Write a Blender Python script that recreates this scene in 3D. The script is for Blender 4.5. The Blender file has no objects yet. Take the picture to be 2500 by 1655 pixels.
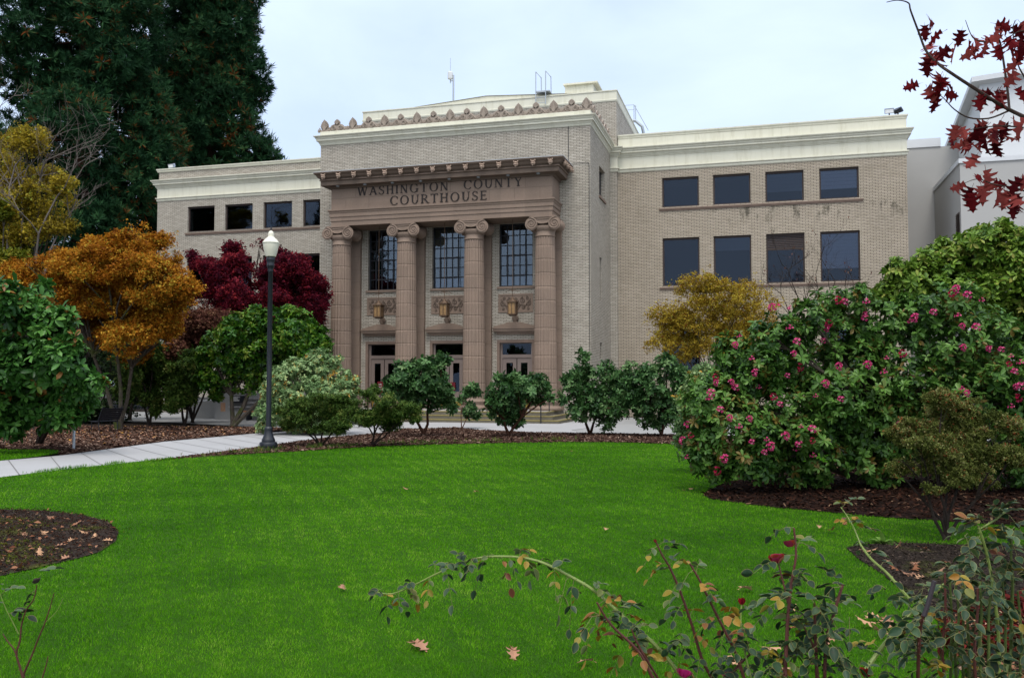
import bpy, bmesh, math, random
import numpy as np
from mathutils import Vector, Matrix
from mathutils.geometry import tessellate_polygon
rng = np.random.default_rng(11)
random.seed(5)
SC = bpy.context.scene
COL = SC.collection
PI = math.pi

# ---------------------------------------------------------------- camera geometry (fitted to the facade's vanishing points)
FPX, YAW, PITCH, EYE = 2186.0, 0.27184, 0.04667, 1.75
CF = np.array([-math.sin(YAW)*math.cos(PITCH), math.cos(YAW)*math.cos(PITCH), math.sin(PITCH)])
CR = np.array([math.cos(YAW), math.sin(YAW), 0.0])
CU = np.cross(CR, CF)
CAM = np.array([0, 0, EYE])
def ray(x, y): return CF + CR*(x-1250)/FPX - CU*(y-827.5)/FPX
def at(x, y, d): return CAM + ray(x, y)*d                      # pixel + distance -> world point
def onY(x, y, Y): r = ray(x, y); return CAM + r*(Y/r[1])
def gnd(x, y, z=0.0): r = ray(x, y); return CAM + r*((z-EYE)/r[2])
OV = 2500/2369.0
def ato(x, y, d): return at(x*OV, y*OV, d)
def gndo(x, y, z=0.0): return gnd(x*OV, y*OV, z)

cam = bpy.data.cameras.new('camera'); camo = bpy.data.objects.new('camera', cam); COL.objects.link(camo)
cam.sensor_width = 36.0; cam.lens = 36.0*FPX/2500; cam.clip_end = 2000; cam.clip_start = 0.05
camo.matrix_world = Matrix(((CR[0], CU[0], -CF[0], 0), (CR[1], CU[1], -CF[1], 0), (CR[2], CU[2], -CF[2], EYE), (0, 0, 0, 1)))
SC.camera = camo

# ---------------------------------------------------------------- object helpers
def tag(o, label=None, cat=None, group=None, kind=None):
    if label: o['label'] = label
    if cat: o['category'] = cat
    if group: o['group'] = group
    if kind: o['kind'] = kind
    return o
def empty(name, loc=(0, 0, 0), rz=0.0):
    o = bpy.data.objects.new(name, None); COL.objects.link(o); o.location = loc; o.rotation_euler = (0, 0, rz)
    o.empty_display_size = 0.2
    return o
def link(name, me, mat=None, parent=None):
    o = bpy.data.objects.new(name, me); COL.objects.link(o)
    if mat is not None and not me.materials: me.materials.append(mat)
    if parent is not None: o.parent = parent
    return o
def copy_tree(o, parent=None):
    c = o.copy(); COL.objects.link(c)
    if parent is not None: c.parent = parent; c.matrix_parent_inverse = o.matrix_parent_inverse.copy()
    for ch in list(o.children): copy_tree(ch, c)
    return c

class MB:
    """collects faces, then links them as ONE mesh object"""
    def __init__(s): s.v = []; s.f = []
    def poly(s, pts):
        b = len(s.v); s.v.extend([tuple(map(float, p)) for p in pts]); s.f.append(tuple(range(b, b+len(pts)))); return s
    def box(s, x0, x1, y0, y1, z0, z1):
        b = len(s.v)
        s.v += [(x0,y0,z0),(x1,y0,z0),(x1,y1,z0),(x0,y1,z0),(x0,y0,z1),(x1,y0,z1),(x1,y1,z1),(x0,y1,z1)]
        s.f += [tuple(b+i for i in q) for q in ((0,3,2,1),(4,5,6,7),(0,1,5,4),(1,2,6,5),(2,3,7,6),(3,0,4,7))]; return s
    def raw(s, V, F):
        b = len(s.v); s.v += [tuple(map(float, p)) for p in V]; s.f += [tuple(b+i for i in q) for q in F]; return s
    def lathe(s, prof, cx=0, cy=0, n=24, flute=None):
        b = len(s.v); m = len(prof)
        for (r, z) in prof:
            for k in range(n):
                a = 2*PI*k/n; rr = r if not flute else flute(r, z, k)
                s.v.append((cx+rr*math.cos(a), cy+rr*math.sin(a), z))
        for i in range(m-1):
            for k in range(n):
                k2 = (k+1) % n
                s.f.append((b+i*n+k, b+i*n+k2, b+(i+1)*n+k2, b+(i+1)*n+k))
        s.f.append(tuple(b+k for k in reversed(range(n)))); s.f.append(tuple(b+(m-1)*n+k for k in range(n))); return s
    def tube(s, pts, rad, n=6, cap=True):
        pts = [np.array(p, float) for p in pts]; m = len(pts)
        if np.isscalar(rad): rad = [rad]*m
        b = len(s.v); u = None
        for i, p in enumerate(pts):
            t = pts[min(i+1, m-1)] - pts[max(i-1, 0)]; t = t/(np.linalg.norm(t)+1e-9)
            if u is None:
                u = np.cross(t, [0, 0, 1.0] if abs(t[2]) < .9 else [1.0, 0, 0])
            u = u - t*(u@t); u = u/(np.linalg.norm(u)+1e-9); w = np.cross(t, u)
            for k in range(n):
                a = 2*PI*k/n; q = p + rad[i]*(u*math.cos(a)+w*math.sin(a)); s.v.append(tuple(q))
        for i in range(m-1):
            for k in range(n):
                k2 = (k+1) % n
                s.f.append((b+i*n+k, b+i*n+k2, b+(i+1)*n+k2, b+(i+1)*n+k))
        if cap: s.f.append(tuple(b+k for k in reversed(range(n)))); s.f.append(tuple(b+(m-1)*n+k for k in range(n)))
        return s
    def sweep(s, path, prof, cap=True):
        """profile (outward d, z) along an XY path, outward is to the right of travel, mitred"""
        path = [np.array(p, float) for p in path]; m = len(path); b = len(s.v); k = len(prof)
        for i in range(m):
            dirs = []
            if i > 0: d = path[i]-path[i-1]; dirs.append(d/np.linalg.norm(d))
            if i < m-1: d = path[i+1]-path[i]; dirs.append(d/np.linalg.norm(d))
            ns = [np.array([d[1], -d[0]]) for d in dirs]
            nn = sum(ns)/len(ns); nn = nn/(nn@ns[0])
            for (d, z) in prof: s.v.append((path[i][0]+nn[0]*d, path[i][1]+nn[1]*d, z))
        for i in range(m-1):
            for j in range(k-1):
                s.f.append((b+i*k+j, b+(i+1)*k+j, b+(i+1)*k+j+1, b+i*k+j+1))
        if cap:
            s.f.append(tuple(b+j for j in reversed(range(k)))); s.f.append(tuple(b+(m-1)*k+j for j in range(k)))
        return s
    def wallY(s, x0, x1, z0, z1, Y, holes=(), depth=.2):
        xs = sorted({x0, x1, *[h[0] for h in holes], *[h[1] for h in holes]}); zs = sorted({z0, z1, *[h[2] for h in holes], *[h[3] for h in holes]})
        for i in range(len(xs)-1):
            for j in range(len(zs)-1):
                cx, cz = (xs[i]+xs[i+1])/2, (zs[j]+zs[j+1])/2
                if any(h[0] < cx < h[1] and h[2] < cz < h[3] for h in holes): continue
                s.poly([(xs[i],Y,zs[j]),(xs[i+1],Y,zs[j]),(xs[i+1],Y,zs[j+1]),(xs[i],Y,zs[j+1])])
        for a, b2, c, d in holes:
            y2 = Y+depth
            s.poly([(a,Y,c),(a,Y,d),(a,y2,d),(a,y2,c)]); s.poly([(b2,Y,c),(b2,y2,c),(b2,y2,d),(b2,Y,d)])
            s.poly([(a,Y,d),(b2,Y,d),(b2,y2,d),(a,y2,d)]); s.poly([(a,Y,c),(a,y2,c),(b2,y2,c),(b2,Y,c)])
        return s
    def wallX(s, X, y0, y1, z0, z1, holes=(), depth=.2):
        ys = sorted({y0, y1, *[h[0] for h in holes], *[h[1] for h in holes]}); zs = sorted({z0, z1, *[h[2] for h in holes], *[h[3] for h in holes]})
        for i in range(len(ys)-1):
            for j in range(len(zs)-1):
                cy, cz = (ys[i]+ys[i+1])/2, (zs[j]+zs[j+1])/2
                if any(h[0] < cy < h[1] and h[2] < cz < h[3] for h in holes): continue
                s.poly([(X,ys[i],zs[j]),(X,ys[i+1],zs[j]),(X,ys[i+1],zs[j+1]),(X,ys[i],zs[j+1])])
        for a, b2, c, d in holes:
            x2 = X-depth
            s.poly([(X,a,c),(x2,a,c),(x2,a,d),(X,a,d)]); s.poly([(X,b2,c),(X,b2,d),(x2,b2,d),(x2,b2,c)])
            s.poly([(X,a,d),(x2,a,d),(x2,b2,d),(X,b2,d)]); s.poly([(X,a,c),(X,b2,c),(x2,b2,c),(x2,a,c)])
        return s
    def mesh(s, name, smooth=False):
        me = bpy.data.meshes.new(name); me.from_pydata(s.v, [], s.f); me.update()
        if smooth:
            me.polygons.foreach_set('use_smooth', [True]*len(me.polygons))
            try: me.set_sharp_from_angle(angle=math.radians(38))
            except Exception: pass
        return me
    def build(s, name, mat, parent=None, smooth=False):
        return link(name, s.mesh(name, smooth), mat, parent)

def flat_region(name, pts, z, mat):
    P = [Vector((p[0], p[1], 0)) for p in pts]
    tris = tessellate_polygon([P])
    me = bpy.data.meshes.new(name)
    fs = []
    for t in tris:
        a, b, c = [P[i] for i in t]
        fs.append(tuple(t) if (b-a).cross(c-a).z > 0 else (t[0], t[2], t[1]))
    me.from_pydata([(p.x, p.y, z) for p in P], [], fs); me.update()
    return link(name, me, mat)

def scatter_mesh(name, tv, tf, P, R, S, tint=None, per=0):
    """one mesh holding len(P) oriented copies of a small template; R columns are the template's axes"""
    tv = np.asarray(tv, np.float32); n = len(P); k = len(tv)
    S = np.asarray(S, np.float32)
    if S.ndim == 1: S = np.repeat(S[:, None], 3, 1)
    V = np.einsum('nij,nkj->nki', np.asarray(R, np.float32), tv[None]*S[:, None, :]) + np.asarray(P, np.float32)[:, None, :]
    sizes = np.array([len(f) for f in tf]); flat = np.concatenate([np.array(f) for f in tf])
    me = bpy.data.meshes.new(name)
    me.vertices.add(n*k); me.vertices.foreach_set('co', V.reshape(-1))
    li = (flat[None, :] + (np.arange(n)*k)[:, None]).reshape(-1).astype(np.int32)
    me.loops.add(len(li)); me.loops.foreach_set('vertex_index', li)
    st = np.tile(sizes, n); starts = np.concatenate([[0], np.cumsum(st)[:-1]]).astype(np.int32)
    me.polygons.add(len(st)); me.polygons.foreach_set('loop_start', starts); me.polygons.foreach_set('loop_total', st.astype(np.int32))
    me.update(calc_edges=True)
    if tint is None: tint = rng.random(n)
    a = me.attributes.new('tint', 'FLOAT', 'POINT'); tt = np.repeat(np.asarray(tint, np.float32), k)
    if per:
        off = np.random.default_rng(k+n).normal(0, .17, (n, (k+per-1)//per)).repeat(per, 1)[:, :k].reshape(-1); tt = np.clip(tt+off.astype(np.float32), 0, 1)
    a.data.foreach_set('value', tt.astype(np.float32))
    return me

def unit(v): return v/(np.linalg.norm(v, axis=-1, keepdims=True)+1e-9)
def rand_dir(n): return unit(rng.normal(size=(n, 3)))
def frame_z(z, roll=None):
    """rotation matrices whose third column is z, random roll"""
    z = unit(z); n = len(z); t = rand_dir(n)
    x = unit(np.cross(t, z)); y = np.cross(z, x)
    return np.stack([x, y, z], 2)
def frame_yz(y, up):
    y = unit(y); x = unit(np.cross(y, up)); z = np.cross(x, y)
    return np.stack([x, y, z], 2)

# ---------------------------------------------------------------- materials
class NT:
    def __init__(s, name):
        s.m = bpy.data.materials.new(name); s.m.use_nodes = True; s.t = s.m.node_tree; s.t.nodes.clear()
        s.out = s.t.nodes.new('ShaderNodeOutputMaterial')
    def n(s, typ, **kw):
        nd = s.t.nodes.new('ShaderNode'+typ)
        for k, v in kw.items():
            if hasattr(nd, k) and k not in ('inputs',): setattr(nd, k, v)
        return nd
    def l(s, a, b): s.t.links.new(a, b)
    def ramp(s, fac, stops):
        r = s.n('ValToRGB'); e = r.color_ramp.elements
        while len(e) > 1: e.remove(e[-1])
        e[0].position = stops[0][0]; e[0].color = (*stops[0][1], 1)
        for p, c in stops[1:]: q = e.new(p); q.color = (*c, 1)
        s.l(fac, r.inputs[0]); return r.outputs[0]
    def noise(s, vec, scale, detail=4, rough=.55, w=None):
        n = s.n('TexNoise'); n.inputs['Scale'].default_value = scale; n.inputs['Detail'].default_value = detail; n.inputs['Roughness'].default_value = rough
        if vec is not None: s.l(vec, n.inputs['Vector'])
        return n.outputs['Fac']
    def mix(s, fac, a, b, mode='MIX'):
        n = s.n('Mix', data_type='RGBA', blend_type=mode)
        for sock, val in ((n.inputs[0], fac), (n.inputs[6], a), (n.inputs[7], b)):
            if isinstance(val, (int, float)): sock.default_value = val
            elif isinstance(val, tuple): sock.default_value = (*val, 1)
            else: s.l(val, sock)
        return n.outputs[2]
    def math(s, op, a, b=None, c=None):
        n = s.n('Math', operation=op)
        for i, val in enumerate((a, b, c)):
            if val is None: continue
            if isinstance(val, (int, float)): n.inputs[i].default_value = val
            else: s.l(val, n.inputs[i])
        return n.outputs[0]
    def bsdf(s, color, rough=.7, spec=.3, metal=0.0, bump=None, bump_d=.01, bump_s=.6):
        b = s.n('BsdfPrincipled'); b.inputs['Roughness'].default_value = rough if isinstance(rough, (int, float)) else .5
        if not isinstance(rough, (int, float)): s.l(rough, b.inputs['Roughness'])
        b.inputs['Specular IOR Level'].default_value = spec; b.inputs['Metallic'].default_value = metal
        if isinstance(color, tuple): b.inputs['Base Color'].default_value = (*color, 1)
        else: s.l(color, b.inputs['Base Color'])
        if bump is not None:
            bn = s.n('Bump'); bn.inputs['Distance'].default_value = bump_d; bn.inputs['Strength'].default_value = bump_s
            s.l(bump, bn.inputs['Height']); s.l(bn.outputs[0], b.inputs['Normal'])
        return b.outputs[0]
    def done(s, sh): s.l(sh, s.out.inputs[0]); return s.m
    def pos(s): return s.n('NewGeometry').outputs['Position']
    def objc(s): return s.n('TexCoord').outputs['Object']
def lin(r, g, b):
    f = lambda c: c/12.92 if c <= .04045 else ((c+.055)/1.055)**2.4
    return (f(r/255), f(g/255), f(b/255))

def mat_plain(name, col, rough=.6, spec=.3, metal=0, var=.15, scale=3.0, bump=0):
    t = NT(name); p = t.pos(); n = t.noise(p, scale, 6)
    c = t.mix(n, tuple(x*(1-var) for x in col), tuple(min(1, x*(1+var)) for x in col))
    return t.done(t.bsdf(c, rough, spec, metal, n if bump else None, bump or .01))

def mat_brick(name, c1, c2, mortar, stain=(0.5, .5, .5), stain_amt=.25, stains=False):
    t = NT(name); p = t.pos(); sp = t.n('SeparateXYZ'); t.l(p, sp.inputs[0])
    cb = t.n('CombineXYZ'); t.l(t.math('ADD', sp.outputs[0], sp.outputs[1]), cb.inputs[0]); t.l(sp.outputs[2], cb.inputs[1])
    br = t.n('TexBrick', offset=.5); t.l(cb.outputs[0], br.inputs['Vector'])
    for k, v in (('Scale', 1.0), ('Mortar Size', .0100), ('Mortar Smooth', .25), ('Bias', -.1), ('Brick Width', .265), ('Row Height', .0725)): br.inputs[k].default_value = v
    br.inputs['Color1'].default_value = (*c1, 1); br.inputs['Color2'].default_value = (*c2, 1); br.inputs['Mortar'].default_value = (*mortar, 1)
    # blotchy weathering, kept with the wall
    n1 = t.noise(p, .7, 6, .6); n2 = t.noise(p, 5.0, 5, .6)
    f = t.ramp(n1, [(.35, (0, 0, 0)), (.75, (1, 1, 1))])
    c = t.mix(t.math('MULTIPLY', f, stain_amt), br.outputs['Color'], stain, 'MULTIPLY')
    c = t.mix(.12, c, t.ramp(n2, [(.3, (.6, .6, .6)), (.7, (1.0, 1.0, 1.0))]), 'MULTIPLY')
    # drip marks: tall thin noise
    mp = t.n('Mapping'); mp.inputs['Scale'].default_value = (3.2, 3.2, .35); t.l(p, mp.inputs[0])
    d = t.noise(mp.outputs[0], 1.0, 5, .65)
    c = t.mix(.16, c, t.ramp(d, [(.28, (.35, .34, .33)), (.42, (1, 1, 1))]), 'MULTIPLY')
    if stains:
        # black algae streaks below the upper sill of the right wing
        zz = sp.outputs[2]; band = t.math('MULTIPLY', t.math('SMOOTH_MIN', t.math('MULTIPLY', t.math('SUBTRACT', zz, 9.35), 2.2), 1.0, .2), t.math('LESS_THAN', zz, 10.32))
        mp2 = t.n('Mapping'); mp2.inputs['Scale'].default_value = (1.7, 1.7, .55); t.l(p, mp2.inputs[0]); sn = t.noise(mp2.outputs[0], 1.6, 6, .7)
        on = t.math('MULTIPLY', t.math('GREATER_THAN', zz, 9.36), t.math('GREATER_THAN', sp.outputs[0], -2.6)); f2 = t.math('MULTIPLY', t.math('MULTIPLY', band, on), t.ramp(sn, [(.54, (0, 0, 0)), (.66, (1, 1, 1))]))
        c = t.mix(t.math('MULTIPLY', f2, .75), c, (.035, .032, .022))
    h = t.math('MULTIPLY', br.outputs['Fac'], -1.0)
    return t.done(t.bsdf(c, .85, .2, 0, h, .008, .7))

def mat_leaf(name, stops, rough=.5, spec=.35, trans=.25, tcol=None):
    """leaf colour drawn per leaf from a ramp; some light passes through"""
    t = NT(name); a = t.n('Attribute', attribute_name='tint')
    c = t.ramp(a.outputs['Fac'], stops)
    n = t.noise(t.pos(), 9.0, 2); c = t.mix(.35, c, t.ramp(n, [(.3, (.55, .55, .55)), (.7, (1.15, 1.15, 1.15))]), 'MULTIPLY')
    b = t.bsdf(c, rough, spec*.4)
    tr = t.n('BsdfTranslucent'); t.l(c, tr.inputs[0])
    mx = t.n('MixShader'); mx.inputs[0].default_value = trans; t.l(b, mx.inputs[1]); t.l(tr.outputs[0], mx.inputs[2])
    return t.done(mx.outputs[0])

def mat_bark(name, c1, c2, scale=6, moss=None):
    t = NT(name); p = t.pos(); mp = t.n('Mapping'); mp.inputs['Scale'].default_value = (scale*2, scale*2, scale*.5); t.l(p, mp.inputs[0])
    n = t.noise(mp.outputs[0], 1.5, 6, .65); c = t.ramp(n, [(.3, c1), (.7, c2)])
    if moss:
        m = t.noise(p, 2.5, 4); c = t.mix(t.ramp(m, [(.5, (0, 0, 0)), (.65, (1, 1, 1))]), c, moss)
    return t.done(t.bsdf(c, .9, .15, 0, n, .02, .8))

BRICK_R = mat_brick('brick buff', (.455, .388, .305), (.385, .327, .250), (.060, .048, .036), stains=True)
BRICK_T = mat_brick('brick grey', (.485, .44, .37), (.37, .332, .275), (.125, .108, .085))
CREAM = None
def mat_cream():
    t = NT('cream paint'); p = t.pos(); n = t.noise(p, 1.3, 6)
    c = t.mix(n, (.57, .55, .44), (.65, .63, .52))
    mp = t.n('Mapping'); mp.inputs['Scale'].default_value = (2.5, 2.5, .3); t.l(p, mp.inputs[0])
    d = t.noise(mp.outputs[0], 1.3, 6, .7)
    c = t.mix(.35, c, t.ramp(d, [(.3, (.55, .52, .40)), (.5, (1, 1, 1))]), 'MULTIPLY')
    return t.done(t.bsdf(c, .65, .25))
CREAM = mat_cream()
def mat_terra(name, k=1.0):
    t = NT(name); p = t.pos(); n = t.noise(p, 1.1, 5); n2 = t.noise(p, 14, 4)
    sp = t.n('SeparateXYZ'); t.l(p, sp.inputs[0])
    # each cast block has its own tone
    cb = t.n('CombineXYZ'); t.l(t.math('FLOOR', t.math('MULTIPLY', sp.outputs[0], .9)), cb.inputs[0]); t.l(t.math('FLOOR', t.math('MULTIPLY', t.math('SUBTRACT', sp.outputs[2], .3), 1/.607)), cb.inputs[1])
    wn = t.n('TexWhiteNoise'); t.l(cb.outputs[0], wn.inputs['Vector'])
    c = t.mix(n, (.205*k, .147*k, .110*k), (.272*k, .200*k, .154*k))
    c = t.mix(.5, c, t.ramp(wn.outputs['Value'], [(0, (.78, .78, .78)), (1, (1.05, 1.03, 1.02))]), 'MULTIPLY')
    c = t.mix(.3, c, t.ramp(n2, [(.3, (.6, .6, .6)), (.7, (1, 1, 1))]), 'MULTIPLY')
    return t.done(t.bsdf(c, .7, .25))
TERRA = mat_terra('terracotta'); TERRA_D = mat_terra('terracotta weathered', .62)
LETTER = mat_plain('letter bronze', (.022, .016, .014), .6)
FRAME = mat_plain('window frame brown', (.040, .026, .022), .5)
MUNTIN = mat_plain('muntin dark', (.012, .013, .018), .5)
DOORP = mat_plain('door paint taupe', (.20, .155, .135), .5, var=.06)
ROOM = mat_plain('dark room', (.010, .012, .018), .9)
BLIND = mat_plain('window blind', (.80, .86, .95), .8, var=.05)
BLIND_G = mat_plain('grey blind', (.22, .25, .29), .8, var=.05)
PAPER = mat_plain('white panel', (.75, .76, .78), .8, var=.03)
STEEL = mat_plain('galvanised steel', (.36, .39, .42), .45, metal=.6)
BLACKM = mat_plain('black metal paint', (.007, .009, .014), .42, .5, var=.2, scale=12)
STUCCO = mat_plain('grey stucco', (.37, .36, .345), .9, var=.05, scale=1.2)
STUCCO_L = mat_plain('pale trim', (.56, .57, .58), .8, var=.05)
ROOFD = mat_plain('roof membrane', (.25, .25, .26), .9)
CONC_S = mat_plain('step concrete', (.13, .115, .085), .9, var=.3, scale=5)
BRASS = mat_plain('brass plate', (.30, .20, .05), .4, metal=.5)
RED = mat_plain('red sign', (.13, .008, .014), .5, var=.05)
WHITE = mat_plain('white ink', (.7, .7, .7), .6, var=.02)
MOSSY = mat_plain('mossy edge', (.26, .21, .07), .9, var=.3, scale=8)
def mat_glass(name='window glass', ior=1.45, tint=(.55, .68, .88)):
    t = NT(name); fr = t.n('Fresnel'); fr.inputs[0].default_value = ior
    g = t.n('BsdfGlossy'); g.inputs['Roughness'].default_value = .02; g.inputs[0].default_value = (*tint, 1)
    n = t.noise(t.pos(), .9, 2); bn = t.n('Bump'); bn.inputs['Distance'].default_value = .004; bn.inputs['Strength'].default_value = .3; t.l(n, bn.inputs['Height']); t.l(bn.outputs[0], g.inputs['Normal'])
    tr = t.n('BsdfTransparent'); tr.inputs[0].default_value = (.55, .57, .61, 1)
    mx = t.n('MixShader'); t.l(fr.outputs[0], mx.inputs[0]); t.l(tr.outputs[0], mx.inputs[1]); t.l(g.outputs[0], mx.inputs[2])
    return t.done(mx.outputs[0])
GLASS = mat_glass(); GLASS_OLD = mat_glass('old clear glass', 1.75, (.72, .86, 1.0))
# ================================================================ COURTHOUSE
W, YA, YF, YR, YP = 39.5, 38.42, 38.0, 45.3, 45.0
TX0, TX1 = -20.79, -7.34
RX1, LX0 = 6.72, -34.55
CH = empty('courthouse', (-14.07, 42, 0))
CHI = Matrix.Translation((14.07, -42, 0))
tag(CH, 'long buff brick courthouse with a brown columned entrance and cream cornices', 'courthouse')
def part(mb, name, mat, parent=None, smooth=False):
    o = mb.build(name, mat, parent or CH, smooth)
    o.matrix_parent_inverse = CHI if parent is None else Matrix.Identity(4)
    return o
def reparent(o, parent=None):
    o.parent = parent or CH; o.matrix_parent_inverse = CHI if parent is None else Matrix.Identity(4); return o

# window openings -------------------------------------------------
RU = [(-4.74, -2.92, 10.49, 12.0), (-2.22, -.42, 10.49, 12.0), (.29, 2.08, 10.49, 12.0), (2.80, 4.59, 10.49, 12.0)]
RL = [(a, b, 6.5, 8.93) for a, b, _, _ in RU]
RG = [(a, b, 2.0, 4.6) for a, b, _, _ in RU]
LU = [(-32.46, -30.65, 10.47, 11.98), (-29.96, -28.14, 10.47, 11.98), (-27.44, -25.61, 10.47, 11.98), (-24.92, -23.1, 10.47, 11.98)]
LL = [(a, b, 6.5, 8.91) for a, b, _, _ in LU]
LG = [(a, b, 2.0, 4.6) for a, b, _, _ in LU]

def window(x0, x1, z0, z1, Y, fw=.07, set_in=.13, blind=None, louvre=None, grid=None, mat=None):
    m = MB(); y0, y1 = Y+set_in, Y+set_in+.08
    m.box(x0, x1, y0, y1, z1-fw*1.4, z1); m.box(x0, x1, y0, y1, z0, z0+fw)
    m.box(x0, x0+fw, y0, y1, z0+fw, z1-fw*1.4); m.box(x1-fw, x1, y0, y1, z0+fw, z1-fw*1.4)
    fr = part(m, 'window', mat or FRAME)
    m = MB(); m.box(x0+fw, x1-fw, y0+.035, y0+.045, z0+fw, z1-fw*1.4)
    part(m, 'pane', GLASS_OLD if grid else GLASS, fr)
    if blind:
        a, b, mt = blind; m = MB(); yb = y0+.065
        n = max(1, int((b-a)/.16))
        for k in range(n):
            za = a+(b-a)*k/n; m.poly([(x0+fw, yb, za), (x1-fw, yb, za), (x1-fw, yb+.02, za+(b-a)/n), (x0+fw, yb+.02, za+(b-a)/n)])
        part(m, 'blind', mt, fr)
    if louvre:
        m = MB(); z = louvre
        m.box(x0+fw, x1-fw, y0, y0+.03, z-.05, z)
        while z < z1-fw*1.4-.02:
            m.poly([(x0+fw, y0+.0, z), (x1-fw, y0+.0, z), (x1-fw, y0+.033, z+.07), (x0+fw, y0+.033, z+.07)])
            m.box(x0+fw, x1-fw, y0-.005, y0+.004, z, z+.022); z += .085
        part(m, 'louvre', FRAME, fr)
    if grid:
        nx, nz, = grid; m = MB()
        for i in range(1, nx):
            x = x0+fw+(x1-x0-2*fw)*i/nx; m.box(x-.02, x+.02, y0+.0, y0+.034, z0+fw, z1-fw*1.4)
        for j in range(1, nz):
            z = z0+fw+(z1-z0-2.4*fw)*j/nz; m.box(x0+fw, x1-fw, y0+.004, y0+.032, z-.02, z+.02)
        # the opening casement in the middle has a heavier frame
        xa = x0+fw+(x1-x0-2*fw)/nx; xb = x0+fw+(x1-x0-2*fw)*(nx-1)/nx; za = z0+fw+(z1-z0-2.4*fw)/nz; zb = z0+fw+(z1-z0-2.4*fw)*3/nz
        for q in ((xa-.035, xa+.035, za, zb), (xb-.035, xb+.035, za, zb), (xa-.03, xb+.03, za-.035, za+.035), (xa-.03, xb+.03, zb-.035, zb+.035)):
            m.box(q[0], q[1], y0-.012, y0+.03, q[2], q[3])
        part(m, 'glazing_bars', MUNTIN, fr)
    return fr

def sill(x0, x1, z, Y):
    m = MB(); m.box(x0, x1, Y-.07, Y+.14, z-.12, z-.055); m.box(x0+.04, x1-.04, Y-.04, Y+.12, z-.19, z-.123)
    m.poly([(x0, Y-.07, z-.052), (x1, Y-.07, z-.052), (x1, Y+.16, z-.004), (x0, Y+.16, z-.004)])
    return part(m, 'sill', SILL)
SILL = mat_plain('brown sill', (.19, .135, .105), .8, var=.3, scale=5)

# wings ----------------------------------------------------------
m = MB(); m.wallY(-7.0, RX1, -.3, 12.4, YR, RU+RL+RG, .3); m.poly([(RX1, YR, -.3), (RX1, YR+14, -.3), (RX1, YR+14, 12.4), (RX1, YR, 12.4)])
part(m, 'brick_wall', BRICK_R)
m = MB(); m.wallY(LX0, -21.0, -.3, 12.4, YR, LU+LL+LG, .3); m.poly([(LX0, YR, -.3), (LX0, YR, 12.4), (LX0, YR+14, 12.4), (LX0, YR+14, -.3)])
m.wallY(LX0+.05, -21.0, 13.6, 14.14, YR+.03); m.poly([(LX0+.05, YR+.03, 13.6), (LX0+.05, YR+.03, 14.14), (LX0+.05, YR+14, 14.14), (LX0+.05, YR+14, 13.6)])
part(m, 'brick_wall', BRICK_T)
# main hall behind the entrance block, its corners show as narrow piers
m = MB(); m.box(-21.1, -7.0, YP, YP+16, -.3, 16.06); part(m, 'main_hall', BRICK_T)
m = MB(); m.poly([(-34.4, YR+.1, 14.0), (-21.2, YR+.1, 14.0), (-21.2, YR+14, 14.0), (-34.4, YR+14, 14.0)]); part(m, 'roof', ROOFD)
m = MB(); m.poly([(-6.9, YR+.1, 14.0), (6.6, YR+.1, 14.0), (6.6, YR+14, 14.0), (-6.9, YR+14, 14.0)])
part(m, 'roof', ROOFD)
# dark rooms behind the windows
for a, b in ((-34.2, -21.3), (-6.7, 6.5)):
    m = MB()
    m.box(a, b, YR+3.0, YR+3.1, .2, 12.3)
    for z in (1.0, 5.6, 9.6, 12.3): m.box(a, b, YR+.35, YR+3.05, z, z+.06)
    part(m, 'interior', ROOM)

CPROF = [(0, 12.38), (.035, 12.40), (.05, 12.44), (.05, 12.52), (.10, 12.55), (.10, 12.60), (.02, 12.62), (.02, 13.14), (.05, 13.17), (.05, 13.21), (.08, 13.22), (.13, 13.34), (.17, 13.36), (.20, 13.36), (.20, 13.45), (.235, 13.47), (.245, 13.53), (.29, 13.56), (.31, 13.60), (.31, 13.635), (.0, 13.68)]
PPROF = [(.02, 13.66), (.02, 14.12), (.045, 14.15), (.05, 14.20), (.09, 14.27), (.09, 14.33), (0, 14.34), (-.4, 14.34)]
m = MB(); m.sweep([(-7.33, YP), (-6.98, YP), (-6.98, YR), (RX1, YR), (RX1, YR+14)], CPROF); part(m, 'cornice', CREAM)
m = MB(); m.sweep([(-6.97, YR), (RX1, YR), (RX1, YR+14)], PPROF); part(m, 'parapet', CREAM)
m = MB(); m.sweep([(LX0, YR+14), (LX0, YR), (-21.1, YR)], CPROF); part(m, 'cornice', CREAM)
m = MB(); m.sweep([(LX0, YR+14), (LX0, YR), (-21.1, YR)], [(.0, 14.13), (.03, 14.16), (.04, 14.22), (.08, 14.28), (.08, 14.335), (0, 14.345), (-.4, 14.345)]); part(m, 'parapet_coping', CREAM)
for w in RU: window(*w, YR, blind=(11.0, 11.9, BLIND) if w[0] > 2.5 else ((11.0, 11.88, BLIND_G) if w[0] > 0 else None))
for i, w in enumerate(RL): window(*w, YR, blind=(7.15, 8.85, BLIND) if i == 3 else ((8.2, 8.85, BLIND_G) if i == 1 else None), louvre=8.18 if i == 2 else None)
for w in RG: window(*w, YR)
for w in LU+LL+LG: window(*w, YR)
for z in (10.49, 6.5, 2.0): sill(-4.9, 4.78, z, YR); sill(-32.62, -22.6, z-.02, YR)

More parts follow.
